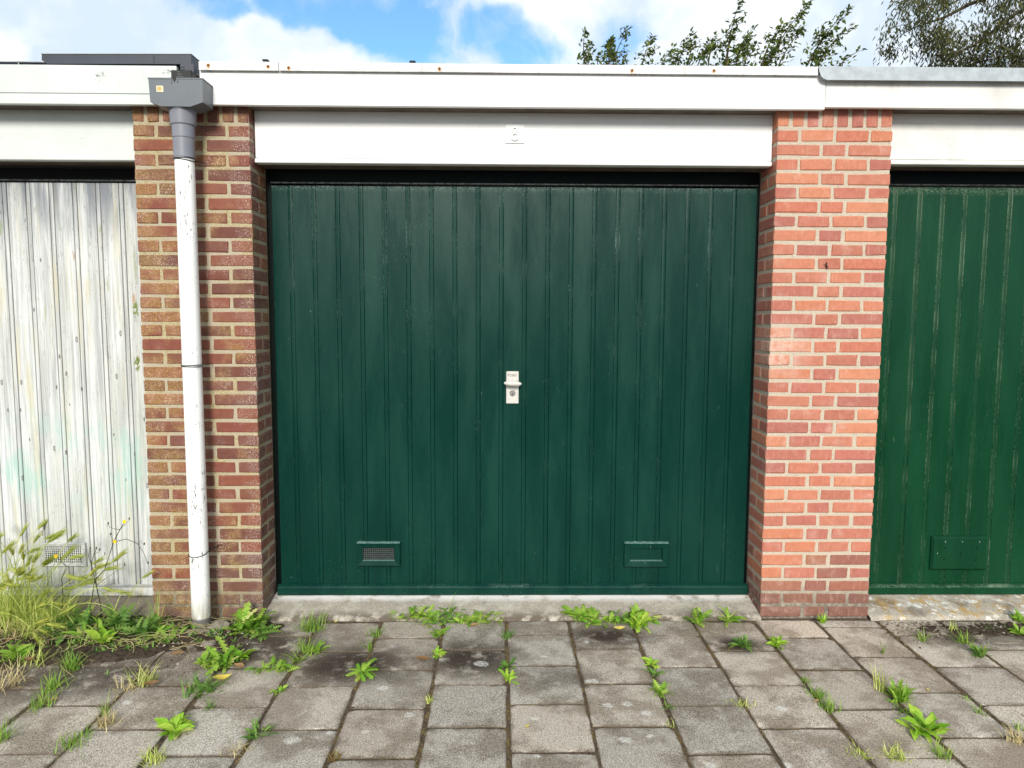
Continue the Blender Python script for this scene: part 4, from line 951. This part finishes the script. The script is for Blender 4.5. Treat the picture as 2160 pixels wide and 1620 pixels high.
tuft((-0.266,0.009), 14, 0.13, 0.02, 'few long grass blades rising from the long weed row on the sill', 'grass', lean=(0.0, 0.4))
rosette((-0.148,-0.020), 'feather', 'dand', 22, 0.07, 'dense low weed at the right end of the long weed row on the sill', pitch=(5, 45), spread=0.05, elong=1.6)
rosette((-0.067,-0.009), 'lobed', 'lime', 8, 0.06, 'pale tip weed ending the long weed row towards the lock', pitch=(10, 50), spread=0.02)
tuft((-0.332,-0.030), 70, 0.05, 0.05, 'low leafy filler along the long weed row on the sill', 'dark_leaf', elong=(2, 0.4), lean=(0.3, 1.2), wd=0.007)
tuft((0.521,-0.055), 60, 0.045, 0.045, 'low leafy filler along the right weed row on the sill', 'dand', elong=(2, 0.4), lean=(0.3, 1.2), wd=0.007)
tuft((-0.594,-0.185), 34, 0.075, 0.03, 'small grass tuft left of the long weed row', 'grass', elong=(1, 1))
tuft((-0.602,-0.319), 26, 0.06, 0.02, 'short grass sprig in the joint below the small grass tuft', 'grass')
tuft((-0.542,-0.018), 14, 0.07, 0.006, 'sparse grass wisps on the sill left of the long weed row', 'grass')
rosette((-0.307,-0.186), 'lobed', 'dand', 11, 0.06, 'small jagged weed in the joint below the long weed row', pitch=(8, 45))
rosette((-0.295,-0.383), 'ovate', 'lime', 10, 0.04, 'small yellow-green weed by the white splash on the paving', pitch=(15, 60))
tuft((0.009,-0.213), 50, 0.055, 0.022, 'feathery grass sprig in the central joint near the sill', 'dark_leaf')
rosette((-0.590,-0.541), 'lobed', 'dand', 11, 0.075, 'open rosette with pale leaves on the brown stained tile', pitch=(4, 30))
rosette((0.012,-0.495), 'ovate', 'dark_leaf', 8, 0.045, 'small dull weed in the central joint, upper of two', pitch=(8, 45))
rosette((0.015,-0.595), 'lobed', 'lime', 9, 0.05, 'small bright weed in the central joint, lower of two', pitch=(8, 45))
tuft((-0.287,-0.756), 26, 0.035, 0.018, 'tiny dry grass sprig in the joint left of centre', 'ygrass')
rosette((0.369,-0.011), 'lobed', 'dand', 16, 0.085, 'leafy weed at the left end of the right weed row on the sill', pitch=(12, 60), spread=0.025)
rosette((0.472,-0.044), 'ovate', 'dand', 16, 0.065, 'round-leaved low weed in the right weed row on the sill', pitch=(6, 45), spread=0.05, elong=1.7)
rosette((0.578,-0.022), 'lobed', 'dark_leaf', 9, 0.07, 'thin jagged weed between the two bushes of the right weed row', pitch=(10, 50), spread=0.02)
rosette((0.636,-0.098), 'lobed', 'lime', 20, 0.085, 'tall bright weed at the right end of the right weed row', pitch=(15, 75), spread=0.025)
rosette((0.653,-0.034), 'ovate', 'dand', 10, 0.07, 'upright stalk of leaves behind the tall bright weed', pitch=(45, 85), spread=0.01)
rosette((0.934,-0.067), 'lobed', 'dand', 6, 0.115, 'sparse dandelion with five long leaves on the sill at right', pitch=(15, 65), name='dandelion', cat='dandelion')
rosette((1.103,-0.047), 'lobed', 'dand', 6, 0.085, 'little dandelion left of the orange pier foot', pitch=(10, 55), name='dandelion', cat='dandelion')
tuft((0.984,-0.317), 34, 0.03, 0.025, 'low mossy tuft on the brown stain near the pier', 'moss', elong=(1.5, 1))
rosette((1.074,-0.318), 'lance', 'dark_leaf', 22, 0.06, 'small upright spiky weed left of the bright cushion weed', pitch=(20, 80))
rosette((1.231,-0.300), 'ovate', 'lime', 16, 0.055, 'bright green cushion weed in the joint near the pier foot', pitch=(10, 60))
rosette((0.630,-0.474), 'ovate', 'lime', 10, 0.045, 'small bright weed highest in the joint below the right weed row', pitch=(10, 50))
rosette((0.621,-0.563), 'lance', 'dark_leaf', 10, 0.045, 'thin dull weed second down in the joint below the right weed row', pitch=(10, 50))
rosette((0.617,-0.713), 'feather', 'dand', 16, 0.055, 'grey-green weed third down in the joint below the right weed row', pitch=(8, 55))
rosette((0.619,-0.809), 'lance', 'dark_leaf', 8, 0.03, 'tiny weed lowest in the joint below the right weed row')
tuft((0.598,-0.929), 16, 0.025, 0.02, 'pale mossy speck beside the tile corner right of centre', 'ygrass')
tuft((0.908,-0.794), 60, 0.04, 0.035, 'yellowish moss-like tuft at a tile corner left of the pier line', 'ygrass', elong=(1.3, 0.8), lean=(0.4, 1.3))
tuft((1.223,-0.613), 30, 0.035, 0.016, 'tiny tuft below the twig in the pier joint', 'grass')
tuft((1.225,-0.727), 70, 0.055, 0.03, 'upper half of the double grass tuft in the joint below the pier', 'grass')
tuft((1.231,-0.819), 70, 0.055, 0.03, 'lower half of the double grass tuft in the joint below the pier', 'grass')
rosette((1.551,-0.059), 'lance', 'lime', 12, 0.045, 'little lime sprig growing at the orange pier foot', pitch=(30, 85))
tuft((1.924,-0.255), 26, 0.085, 0.02, 'thin grass tuft on the soil below the bright green door, left one', 'grass')
tuft((2.137,-0.146), 20, 0.06, 0.02, 'pale small grass tuft close to the right sill', 'ygrass')
tuft((2.101,-0.271), 50, 0.08, 0.03, 'thick grass tuft on the soil below the cover plate', 'grass')
rosette((2.087,-0.408), 'lance', 'dark_leaf', 18, 0.06, 'spiky weed at the edge of the soil drift', pitch=(15, 75))
tuft((1.677,-0.375), 10, 0.1, 0.01, 'few tall grass blades on the tile right of the pier', 'grass', lean=(0, 0.5))
tuft((1.500,-0.689), 26, 0.12, 0.02, 'pale tall grass tuft in the wide joint, left of the bushy weed', 'ygrass', lean=(0.0, 0.6))
rosette((1.529,-0.767), 'lance', 'dand', 26, 0.075, 'bushy upright weed in the wide joint at right', pitch=(25, 85), spread=0.02)
tuft((1.500,-0.847), 36, 0.06, 0.03, 'flat grass spreading from the foot of the bushy upright weed', 'grass', lean=(0.6, 1.3))
rosette((1.499,-0.979), 'ovate', 'lime', 16, 0.075, 'broad-leaved lime weed in the lower right joint', pitch=(12, 60), spread=0.025)
tuft((1.483,-1.120), 46, 0.06, 0.025, 'grass sprig below the broad-leaved lime weed', 'grass')
tuft((1.477,-1.067), 14, 0.08, 0.02, 'loose yellow blades just below the broad-leaved lime weed', 'ygrass', lean=(0.6, 1.3))
tuft((1.788,-0.861), 26, 0.05, 0.02, 'small grass sprig on the joint at far right', 'grass')
tuft((1.802,-0.758), 14, 0.04, 0.02, 'wispy green specks in the joint above the far right sprig', 'grass')
rosette((2.525,-0.052), 'ovate', 'dand', 9, 0.06, 'leafy weed on the sill at the right picture edge', pitch=(15, 70))
rosette((2.430,-0.189), 'ovate', 'dand', 8, 0.055, 'leafy weed just below the sill at the right picture edge', pitch=(15, 60))
tuft((2.341,-0.147), 20, 0.05, 0.03, 'scattered low sprouts left of the edge weeds on the right sill', 'dark_leaf', elong=(2, 1))
tuft((1.209,-1.102), 70, 0.04, 0.04, 'olive moss tuft at the bottom edge right of the pier line', 'ygrass', lean=(0.4, 1.3))
tuft((1.317,-1.114), 90, 0.05, 0.035, 'dense fine grass cushion at the bottom edge right', 'ygrass', lean=(0.2, 1.2))
tuft((1.795,-1.038), 60, 0.06, 0.03, 'dry brownish grass tuft at the right bottom edge', 'straw')
tuft((1.854,-0.967), 24, 0.05, 0.02, 'green grass sprig above the dry brownish tuft', 'grass')
rosette((-0.471,0.004), 'lobed', 'dand', 9, 0.075, 'jagged weed starting the long weed row on the sill at its left', pitch=(10, 55), spread=0.02)
rosette((-0.228,-0.041), 'ovate', 'dand', 14, 0.05, 'low round-leaved weed at the front of the long weed row', pitch=(5, 40), spread=0.04, elong=1.6)
rosette((-0.350,-0.041), 'feather', 'lime', 12, 0.06, 'light feathery weed at the front of the long weed row', pitch=(5, 45), spread=0.04)
rosette((0.423,-0.011), 'feather', 'dand', 12, 0.065, 'feathery weed second from the left in the right weed row', pitch=(10, 55), spread=0.03)
rosette((0.697,-0.045), 'lobed', 'dand', 9, 0.07, 'small jagged weed right of the tall bright weed on the sill', pitch=(10, 50), spread=0.02)
rosette((-1.140,-0.173), 'feather', 'dark_leaf', 12, 0.09, 'feathery weed under the right leaves of the big dandelion', pitch=(8, 45), spread=0.03)
rosette((-1.258,-0.464), 'ovate', 'dand', 10, 0.07, 'broad-leaved weed at the left of the bushy dandelion', pitch=(10, 50), spread=0.025)
rosette((-1.886,-0.204), 'lance', 'dand', 18, 0.09, 'thin-leaved green weed in the middle of the left weed patch', pitch=(20, 80), spread=0.05)
rosette((-1.555,-0.239), 'feather', 'dand', 16, 0.08, 'bright feathery weed on the soil left of the downpipe', pitch=(10, 60), spread=0.05)
tuft((-1.861,-0.322), 60, 0.1, 0.07, 'loose green grass across the middle of the soil', 'grass', elong=(1.6, 0.6), lean=(0.2, 1.1))
tuft((-1.668,-0.332), 60, 0.08, 0.07, 'fine yellowish grass in front of the jagged dark weed', 'ygrass', elong=(1.4, 0.6), lean=(0.3, 1.2))
tuft((-2.026,-0.452), 80, 0.1, 0.07, 'yellow-green grass over the broad green weed at left', 'ygrass', elong=(1.4, 0.6), lean=(0.2, 1.1))
tuft((-2.244,-0.202), 300, 0.12, 0.11, 'pale dead thatch at the foot of the tall barley', 'straw', elong=(1.5, 0.6), lean=(0.5, 1.4))
tuft((-2.162,-0.128), 120, 0.16, 0.08, 'green grass among the barley stems at left', 'grass', elong=(1.4, 0.6), lean=(0.05, 0.9))
rosette((-1.174,-0.961), 'ovate', 'lime', 15, 0.075, 'broad-leaved lime weed in the lower left joint', pitch=(10, 50), spread=0.02)
tuft((-1.188,-0.917), 40, 0.06, 0.03, 'dark fine grass behind the lower left broad-leaved weed', 'dark_leaf')
tuft((-1.116,-0.811), 26, 0.05, 0.018, 'small grass sprig on the tile corner left of centre', 'dark_leaf')
rosette((-0.872,-0.978), 'lance', 'dark_leaf', 18, 0.05, 'thin low weed at the tile corner right of the broad-leaved weed', pitch=(10, 55), spread=0.03)
rosette((-0.887,-0.689), 'ovate', 'dand', 8, 0.035, 'tiny green weed in the joint right of the concrete tiles', pitch=(8, 45))
tuft((-1.442,-0.909), 90, 0.075, 0.03, 'dry pale grass tuft standing in the lower left joint', 'straw')
tuft((-1.475,-0.860), 18, 0.11, 0.015, 'few green blades rising from the dry pale tuft', 'grass', lean=(0, 0.4))
tuft((-1.485,-1.024), 80, 0.06, 0.05, 'green grass strip in the lower left joint', 'grass', elong=(1, 1.3))
tuft((-1.161,-1.127), 60, 0.07, 0.03, 'yellowish grass tuft at the bottom edge left', 'ygrass')
tuft((-0.903,-1.074), 40, 0.05, 0.04, 'withered grass wisps at the bottom edge left of centre', 'straw', lean=(0.4, 1.3))
tuft((-1.748,-1.000), 50, 0.09, 0.03, 'green grass tuft at the left picture edge near the bottom', 'grass')
tuft((-0.573,-1.111), 40, 0.035, 0.025, 'brown moss tuft at the bottom edge centre left', 'moss')
tuft((-1.758,-0.781), 80, 0.07, 0.04, 'green grass tuft at the lower border of the soil', 'grass', elong=(0.8, 1.2))
tuft((-1.787,-0.666), 70, 0.09, 0.04, 'feathery green tuft on the soil below the barley', 'grass')
tuft((-1.820,-0.494), 70, 0.1, 0.035, 'upright spiky green tuft in the middle of the soil', 'grass', lean=(0.1, 0.8))
tuft((-1.454,-0.613), 60, 0.1, 0.045, 'pale upright grass tuft at the right part of the soil', 'ygrass')
tuft((-1.492,-0.668), 40, 0.08, 0.04, 'dry bleached grass bending over the soil rim', 'straw', lean=(0.3, 1.2))
rosette((-1.802,-0.285), 'ovate', 'lime', 9, 0.085, 'round-leaved bright weed in the middle of the soil', pitch=(25, 65), spread=0.015)
rosette((-2.109,-0.417), 'ovate', 'dand', 14, 0.09, 'broad green weed low on the left soil edge', pitch=(15, 60), spread=0.03)
rosette((-1.818,-0.129), 'feather', 'dark_leaf', 18, 0.12, 'grey-green feathery weed behind the round-leaved weed', pitch=(20, 75), spread=0.04)
rosette((-1.981,-0.154), 'feather', 'dark_leaf', 18, 0.13, 'dark fern-like weed in the shade right of the barley', pitch=(15, 70), spread=0.05)
rosette((-1.669,-0.205), 'lobed', 'dark_leaf', 16, 0.1, 'jagged dark weed left of the downpipe', pitch=(20, 70), spread=0.03)
rosette((-2.060,-0.203), 'lobed', 'dark_leaf', 12, 0.11, 'sprawling dark dandelion under the barley', pitch=(10, 60), spread=0.03, name='dandelion', cat='dandelion')
rosette((-1.489,-0.146), 'ovate', 'dark_leaf', 10, 0.045, 'small dark sprout touching the downpipe foot on its left', pitch=(20, 75))
rosette((-1.865,0.259), 'feather', 'dark_leaf', 9, 0.09, 'hanging grey-green sprig at the corner of the white door', pitch=(20, 85), z=0.04, spread=0.02)
tuft((-1.632,-0.155), 40, 0.2, 0.03, 'tall thin grass against the dark brick pier foot', 'grass', lean=(0.0, 0.6))
tuft((-1.984,-0.629), 70, 0.12, 0.05, 'bleached grass mop at the left picture edge', 'straw', lean=(0.3, 1.2))
tuft((-2.223,-0.153), 420, 0.13, 0.12, 'matted dead grass under the barley stems', 'ygrass', lean=(0.3, 1.3), elong=(1.6, 0.6))

# wild barley at the left edge ---------------------------------------
def seed_head(rnd):
    b = MB(); n = 9; V = []; F = []
    prof = [(0, .0015), (.10, .0042), (.30, .0054), (.55, .0046), (.8, .003), (1, .0008)]; L = .066
    b.tube([(t*L, 0, math.sin(t*1.2)*.004) for t, r in prof], [r for t, r in prof], 7)
    for i in range(80):
        t = rnd.uniform(.05, .95); a = rnd.uniform(0, 6.283); r = .005
        p = Vector((t*L, math.cos(a)*r, math.sin(a)*r)); d_ = Vector((1, math.cos(a)*.30, math.sin(a)*.30)).normalized(); l_ = rnd.uniform(.028, .048)
        s_ = Vector((0, -math.sin(a), math.cos(a)))*.0011; b.add([p-s_, p+s_, p+d_*l_], [(0, 1, 2)])
    return b.mesh('seed_head', 'barley', True)
rw = random.Random(77); SH = [seed_head(rw) for _ in range(4)]
def barley(cx, cy, nst, nbl, label, seed, hts=(.22, .46), sx=.14, lean=(.05, .55), heads=None, hb=.33):
    rnd = random.Random(seed); root = empty('wild_barley', (cx, cy, 0)); tag(root, label, 'grass clump', 'wild barley clumps at the left')
    b = MB(); st_ = MB(); 
    for i in range(nbl): blade(b, (rnd.gauss(0, sx*.55), rnd.gauss(0, .045), 0), rnd.gauss(.0, 1.5), rnd.uniform(.05, .75), rnd.uniform(.5, 1.05)*hb, rnd.uniform(.003, .006), rnd.uniform(.2, 1.5), rnd, 6)
    for i in range(nst):
        p = Vector((rnd.gauss(0, sx*.5), rnd.gauss(0, .04), 0)); az = rnd.gauss(0, .55) if rnd.random() < .8 else rnd.gauss(3.1, .5); H = rnd.uniform(*hts); ln = rnd.uniform(*lean); cv = rnd.uniform(.1, .9)
        pts = []; x = z = 0; ang = ln*.4; d_ = Vector((math.cos(az), math.sin(az), 0))
        for k in range(8):
            pts.append(p+d_*x+Vector((0, 0, z))); x += math.sin(ang)*H/7; z += math.cos(ang)*H/7; ang += (ln*.6+cv)/7
        st_.tube(pts, [.0016]*7+[.0011], 5, False)
        ang = min(ang+.1, 2.2); h = link('seed_head', rnd.choice(SH), root, pts[-1], (rnd.uniform(0, 6), -(math.pi/2-ang), az)); s_ = rnd.uniform(.8, 1.15); h.scale = (s_, s_, s_)
    b.build('blades', 'ygrass', root, True); st_.build('stems', 'ygrass', root, True); return root
barley(-2.36, -.07, 36, 480, 'tall yellow-green wild barley clump at the left picture edge', 3, (.26, .50), .17)
barley(-2.16, -.11, 20, 160, 'lower wild barley bending right before the white door vent', 6, (.20, .38), .14, (.4, 1.1), hb=.22)
barley(-2.18, -.24, 6, 30, 'short drooping wild barley in the middle of the soil', 12, (.10, .18), .04, (.7, 1.3), hb=.12)
barley(-1.80, -.10, 3, 14, 'single thin wild barley stalk by the dark pier foot', 15, (.22, .30), .04, (.3, .9), hb=.14)

# yellow-flowered hawkweed stems ---------------------------------------
def flower(root, p, r, rnd):
    b = MB(); n = 13
    for k in range(n):
        a = 6.283*k/n; d_ = Vector((math.cos(a), -.25, math.sin(a))); s_ = Vector((-math.sin(a), 0, math.cos(a)))*r*.22
        c = Vector(p); b.add([c+s_*.5, c-s_*.5, c+d_*r-s_, c+d_*r+s_], [(0, 1, 2, 3)])
    b.disc(tuple(Vector(p)), r*.45, r*.4, 10); b.build('flower', 'yellow', root)
def stalks(label, base, lines, flowers, buds, seed):
    rnd = random.Random(seed); root = empty('hawkweed', (base[0], base[1], 0)); tag(root, label, 'wild flower', 'hawkweed stalks at the left')
    O = Vector((base[0], base[1], 0)); b = MB()
    for ln, r in lines:
        P = [Vector(p)-O for p in ln]; b.tube(P, [r*(1-.45*i/(len(P)-1)) for i in range(len(P))], 6)
    b.build('stem', 'stem', root, True)
    for p in flowers: flower(root, Vector(p)-O, .0085, rnd)
    for p in buds:
        c = Vector(p)-O; b = MB(); b.tube([c, c+Vector((.001, 0, .004)), c+Vector((.0015, 0, .010)), c+Vector((.002, 0, .014))], [.001, .0036, .0030, .0008], 7); b.build('bud', 'stem', root, True)
stalks('tall dark hawkweed stalk with two yellow flowers before the white door', (-2.08,-.06), [([(-1.939,-0.060,-0.003), (-1.934,-0.060,0.087), (-1.957,-0.060,0.220), (-1.910,-0.060,0.267), (-1.859,-0.060,0.406), (-1.827,-0.060,0.466), (-1.803,-0.060,0.503)], 0.003), ([(-1.859,-0.060,0.406), (-1.798,-0.060,0.420), (-1.747,-0.060,0.397), (-1.720,-0.060,0.355), (-1.702,-0.060,0.297)], 0.0019), ([(-1.827,-0.060,0.466), (-1.849,-0.060,0.468), (-1.873,-0.060,0.477), (-1.882,-0.060,0.487)], 0.0014), ([(-1.827,-0.060,0.466), (-1.806,-0.060,0.487), (-1.782,-0.060,0.510)], 0.0014), ([(-1.747,-0.060,0.397), (-1.729,-0.060,0.408), (-1.716,-0.060,0.390)], 0.0009), ([(-1.859,-0.060,0.406), (-1.873,-0.060,0.436)], 0.0014)], [(-1.803,-0.060,0.505), (-1.854,-0.060,0.408)], [(-1.882,-0.060,0.489), (-1.782,-0.060,0.512), (-1.716,-0.060,0.390), (-1.873,-0.060,0.438), (-1.702,-0.060,0.297)], 1)
stalks('bare dark hawkweed stalk with buds right of the white door vent', (-2.12,-.09), [([(-1.984,-0.090,0.011), (-1.940,-0.090,0.232), (-1.952,-0.090,0.308), (-1.940,-0.090,0.354), (-1.926,-0.090,0.377)], 0.0024), ([(-1.952,-0.090,0.308), (-1.965,-0.090,0.349), (-1.955,-0.090,0.377)], 0.0015), ([(-1.940,-0.090,0.354), (-1.911,-0.090,0.370)], 0.0014), ([(-1.934,-0.090,0.204), (-1.872,-0.090,0.250), (-1.799,-0.090,0.296)], 0.0015)], [], [(-1.926,-0.090,0.379), (-1.955,-0.090,0.379), (-1.911,-0.090,0.372), (-1.798,-0.090,0.298)], 2)
stalks('short hawkweed stalk with one yellow flower before the white door vent', (-2.25,-.09), [([(-2.112,-0.090,0.006), (-2.093,-0.090,0.153), (-2.095,-0.090,0.239), (-2.070,-0.090,0.296), (-2.114,-0.090,0.347)], 0.0024), ([(-2.095,-0.090,0.239), (-2.054,-0.090,0.308), (-2.001,-0.090,0.331)], 0.0013), ([(-2.070,-0.090,0.296), (-2.095,-0.090,0.331)], 0.0014)], [(-2.116,-0.090,0.347)], [(-2.001,-0.090,0.333), (-2.095,-0.090,0.333)], 3)

# straw, grit, moss and fallen leaves --------------------------------------
rs = random.Random(5); b = MB()
for i in range(230):
    x = rs.uniform(-2.55, -1.42); y = -.08-abs(rs.gauss(0, .15)); 
    if x > -1.7 and y < -.38: continue
    a = rs.gauss(.1, 1.3); L = rs.uniform(.04, .26); cv = rs.gauss(0, .7); z = rs.uniform(.006, .040); pts = []
    for k in range(7):
        pts.append((x, y, z+.02*math.sin(math.pi*k/6)*rs.uniform(.2, 1))); x += math.cos(a)*L/6; y += math.sin(a)*L/6*.6; a += cv/6
    b.tube(pts, rs.uniform(.0005, .0011), 4, False)
tag(b.build('dry_straw', 'straw'), 'pale dry straw strewn over the soil among the left weeds', 'straw', kind='stuff')
b = MB()
for i in range(2600):
    if i < 1900: x, y = rs.uniform(-2.6, -1.15), -.04-abs(rs.gauss(0, .22))
    else: x, y = rs.uniform(1.8, 2.6), -.06-abs(rs.gauss(0, .10))
    s_ = rs.uniform(.0012, .0036); z = (.012 if i < 1900 and y > -.36 else .001)+rs.uniform(-.002, .004)
    b.chbox(s_*rs.uniform(.6, 1.6), s_, s_*.6, s_*.25, (x, y, z), s_*.25, rs)
tag(b.build('grit', 'crumb'), 'pale grit and crumbs scattered on the soil', 'grit', kind='stuff')
b = MB()
for i in range(420):
    x = rs.uniform(-2.55, -1.2); y = -.06-abs(rs.gauss(0, .17)); hz = .012 if y > -.42 else -.003
    if x > -1.55 and y < -.30: continue
    for k in range(rs.randint(3, 8)):
        a = rs.uniform(0, 6.283); el = rs.uniform(.1, 1.1); d_ = Vector((math.cos(a)*math.cos(el), math.sin(a)*math.cos(el), math.sin(el))); leafquad(b, Vector((x, y, hz)), d_, Vector((0, 0, 1)), rs.uniform(.012, .034), rs.uniform(.005, .011), rs)
tag(b.build('ground_cover', 'dark_leaf'), 'tiny green seedlings covering the soil among the left weeds', 'seedlings', kind='stuff')
b = MB()
def moss_line(x0, y0, x1, y1, n, sp, hh):
    for i in range(n):
        t = rs.random(); blade(b, (x0+(x1-x0)*t+rs.gauss(0, sp), y0+(y1-y0)*t+rs.gauss(0, sp), -.007), rs.uniform(0, 6.3), rs.uniform(0, 1.1), rs.uniform(.5, 1.2)*hh, .003, rs.uniform(0, 1), rs, 2)
for k in range(-7, 9):
    x = X0+k*PIT
    for s_ in range(26):
        y = -.05-s_*.05+rs.uniform(-.02, .02)
        if mnoise.noise((x*3.1, y*5.3, 2)) > -.10: moss_line(x, y, x, y-.05, rs.randint(6, 44), .0055, .010)
    ph = PHASE.get(k, .62 if k % 2 == 0 else .15)
    for j in range(4):
        y = -(ph+j)*PIT
        for s_ in range(6):
            xa = x+s_*.05
            if mnoise.noise((xa*4, y*4, 9)) > .02: moss_line(xa, y, xa+.05, y, rs.randint(4, 18), .003, .010)
tag(b.build('moss', 'moss'), 'brown-green moss growing in the paving joints', 'moss', kind='stuff')
def dead_leaf(xy, L, az, matn, label, z=.004, group='fallen leaves on the ground', curl=.5):
    rnd = random.Random(int(abs(xy[0]*991))); V = []; F = []; n = 7
    for i in range(n+1):
        t = i/n; wv_ = L*.26*math.sin(math.pi*(t*.94+.03)); zz = L*curl*(t-.5)**2+rnd.uniform(0, L*.05)
        V += [(L*(t-.5), wv_, zz+wv_*.6), (L*(t-.5), 0, zz), (L*(t-.5), -wv_, zz+wv_*.5)]
    for i in range(n): a = i*3; F += [(a, a+1, a+4, a+3), (a+1, a+2, a+5, a+4)]
    b = MB(); b.add(V, F); tag(b.build('fallen_leaf', matn, None, True, (xy[0], xy[1], z), (0, 0, az)), label, 'fallen leaf', group)
dead_leaf((-0.351,-0.439), 0.07, -0.2, 'dryleaf', 'orange-brown fallen leaf on the stained tile left of the white splash', 0.004, curl=0.5)
dead_leaf((-0.145,-0.095), 0.05, 0.1, 'dryleaf', 'brown fallen leaf under the long weed row', 0.004, curl=0.5)
dead_leaf((0.544,-0.145), 0.06, 0.2, 'yleaf', 'yellow curled fallen leaf below the right weed row', 0.005, curl=1.0)
dead_leaf((0.081,-0.940), 0.022, 0.9, 'yleaf', 'tiny yellow petal lying on a central tile', 0.003, curl=0.5)
dead_leaf((-1.147,-0.603), 0.075, 0.3, 'yleaf', 'bright yellow fallen leaf below the bushy dandelion', 0.006, curl=0.9)
dead_leaf((-1.408,-0.421), 0.06, 0.3, 'dryleaf', 'pale brown dry leaf on the soil left of the bushy dandelion', 0.022, curl=0.5)
dead_leaf((-1.113,-0.506), 0.06, -0.5, 'dryleaf', 'orange dead leaf at the right foot of the bushy dandelion', 0.01, curl=0.5)
dead_leaf((-1.404,-0.658), 0.06, 0.4, 'dryleaf', 'tan dry leaf at the rim of the soil', 0.015, curl=0.5)
dead_leaf((-2.016,-0.472), 0.06, 0.2, 'dryleaf', 'tan dry leaf below the barley at far left', 0.022, curl=0.5)
dead_leaf((-2.217,-0.283), 0.05, 0.9, 'dryleaf', 'red-brown dry leaf at the left picture edge', 0.025, curl=0.5)
dead_leaf((-1.729,-0.764), 0.05, 0.6, 'dryleaf', 'curled brown leaf beside the lower soil grass tuft', 0.006, curl=0.5)
dead_leaf((-1.248,-0.687), 0.025, 0.2, 'dryleaf', 'tiny orange leaf on the dark wide-bladed grass clump', 0.02, curl=0.5)
dead_leaf((1.686,-0.697), 0.02, 1.4, 'yleaf', 'tiny ochre leaf on the tile left of the far right stone', 0.004, curl=0.5)
dead_leaf((1.196,-0.792), 0.028, 0.5, 'dryleaf', 'small tan leaf lying in the double grass tuft', 0.012, curl=0.5)
dead_leaf((-0.812,-0.071), 0.022, 1.2, 'yleaf', 'small cream crumb on the sill edge right of the thick grass tuft', 0.012, curl=1.2)
# broken concrete at the pipe foot
def lump(xy, rx, ry, rz, seed, label, m='stone'):
    bm_ = bmesh.new(); bmesh.ops.create_icosphere(bm_, subdivisions=3, radius=1)
    for v in bm_.verts:
        n_ = v.co.copy(); k = 1+mnoise.noise(n_*1.7+Vector((seed, 0, 0)))*.35+mnoise.noise(n_*5+Vector((seed, 2, 0)))*.12
        v.co = Vector((n_.x*rx*k, n_.y*ry*k, max(-.3, n_.z)*rz*k))
    me = bpy.data.meshes.new('lump'); bm_.to_mesh(me); bm_.free(); me.materials.append(MT[m]); tag(link('concrete_lump', me, None, (xy[0], xy[1], -.004)), label, 'concrete lump')
lump((-1.499,-0.171), .20, .085, .022, 3, 'flat lump of old concrete left of the downpipe foot')
lump((-1.344,-0.131), .055, .035, .050, 6, 'rough grey concrete lump right of the downpipe foot')
lump((-1.331,-0.288), .045, .026, .026, 12, 'small speckled concrete lump in front of the downpipe foot')
lump((2.304,-0.257), .10, .05, .012, 15, 'smooth pale flat stone at the right edge of the soil drift')
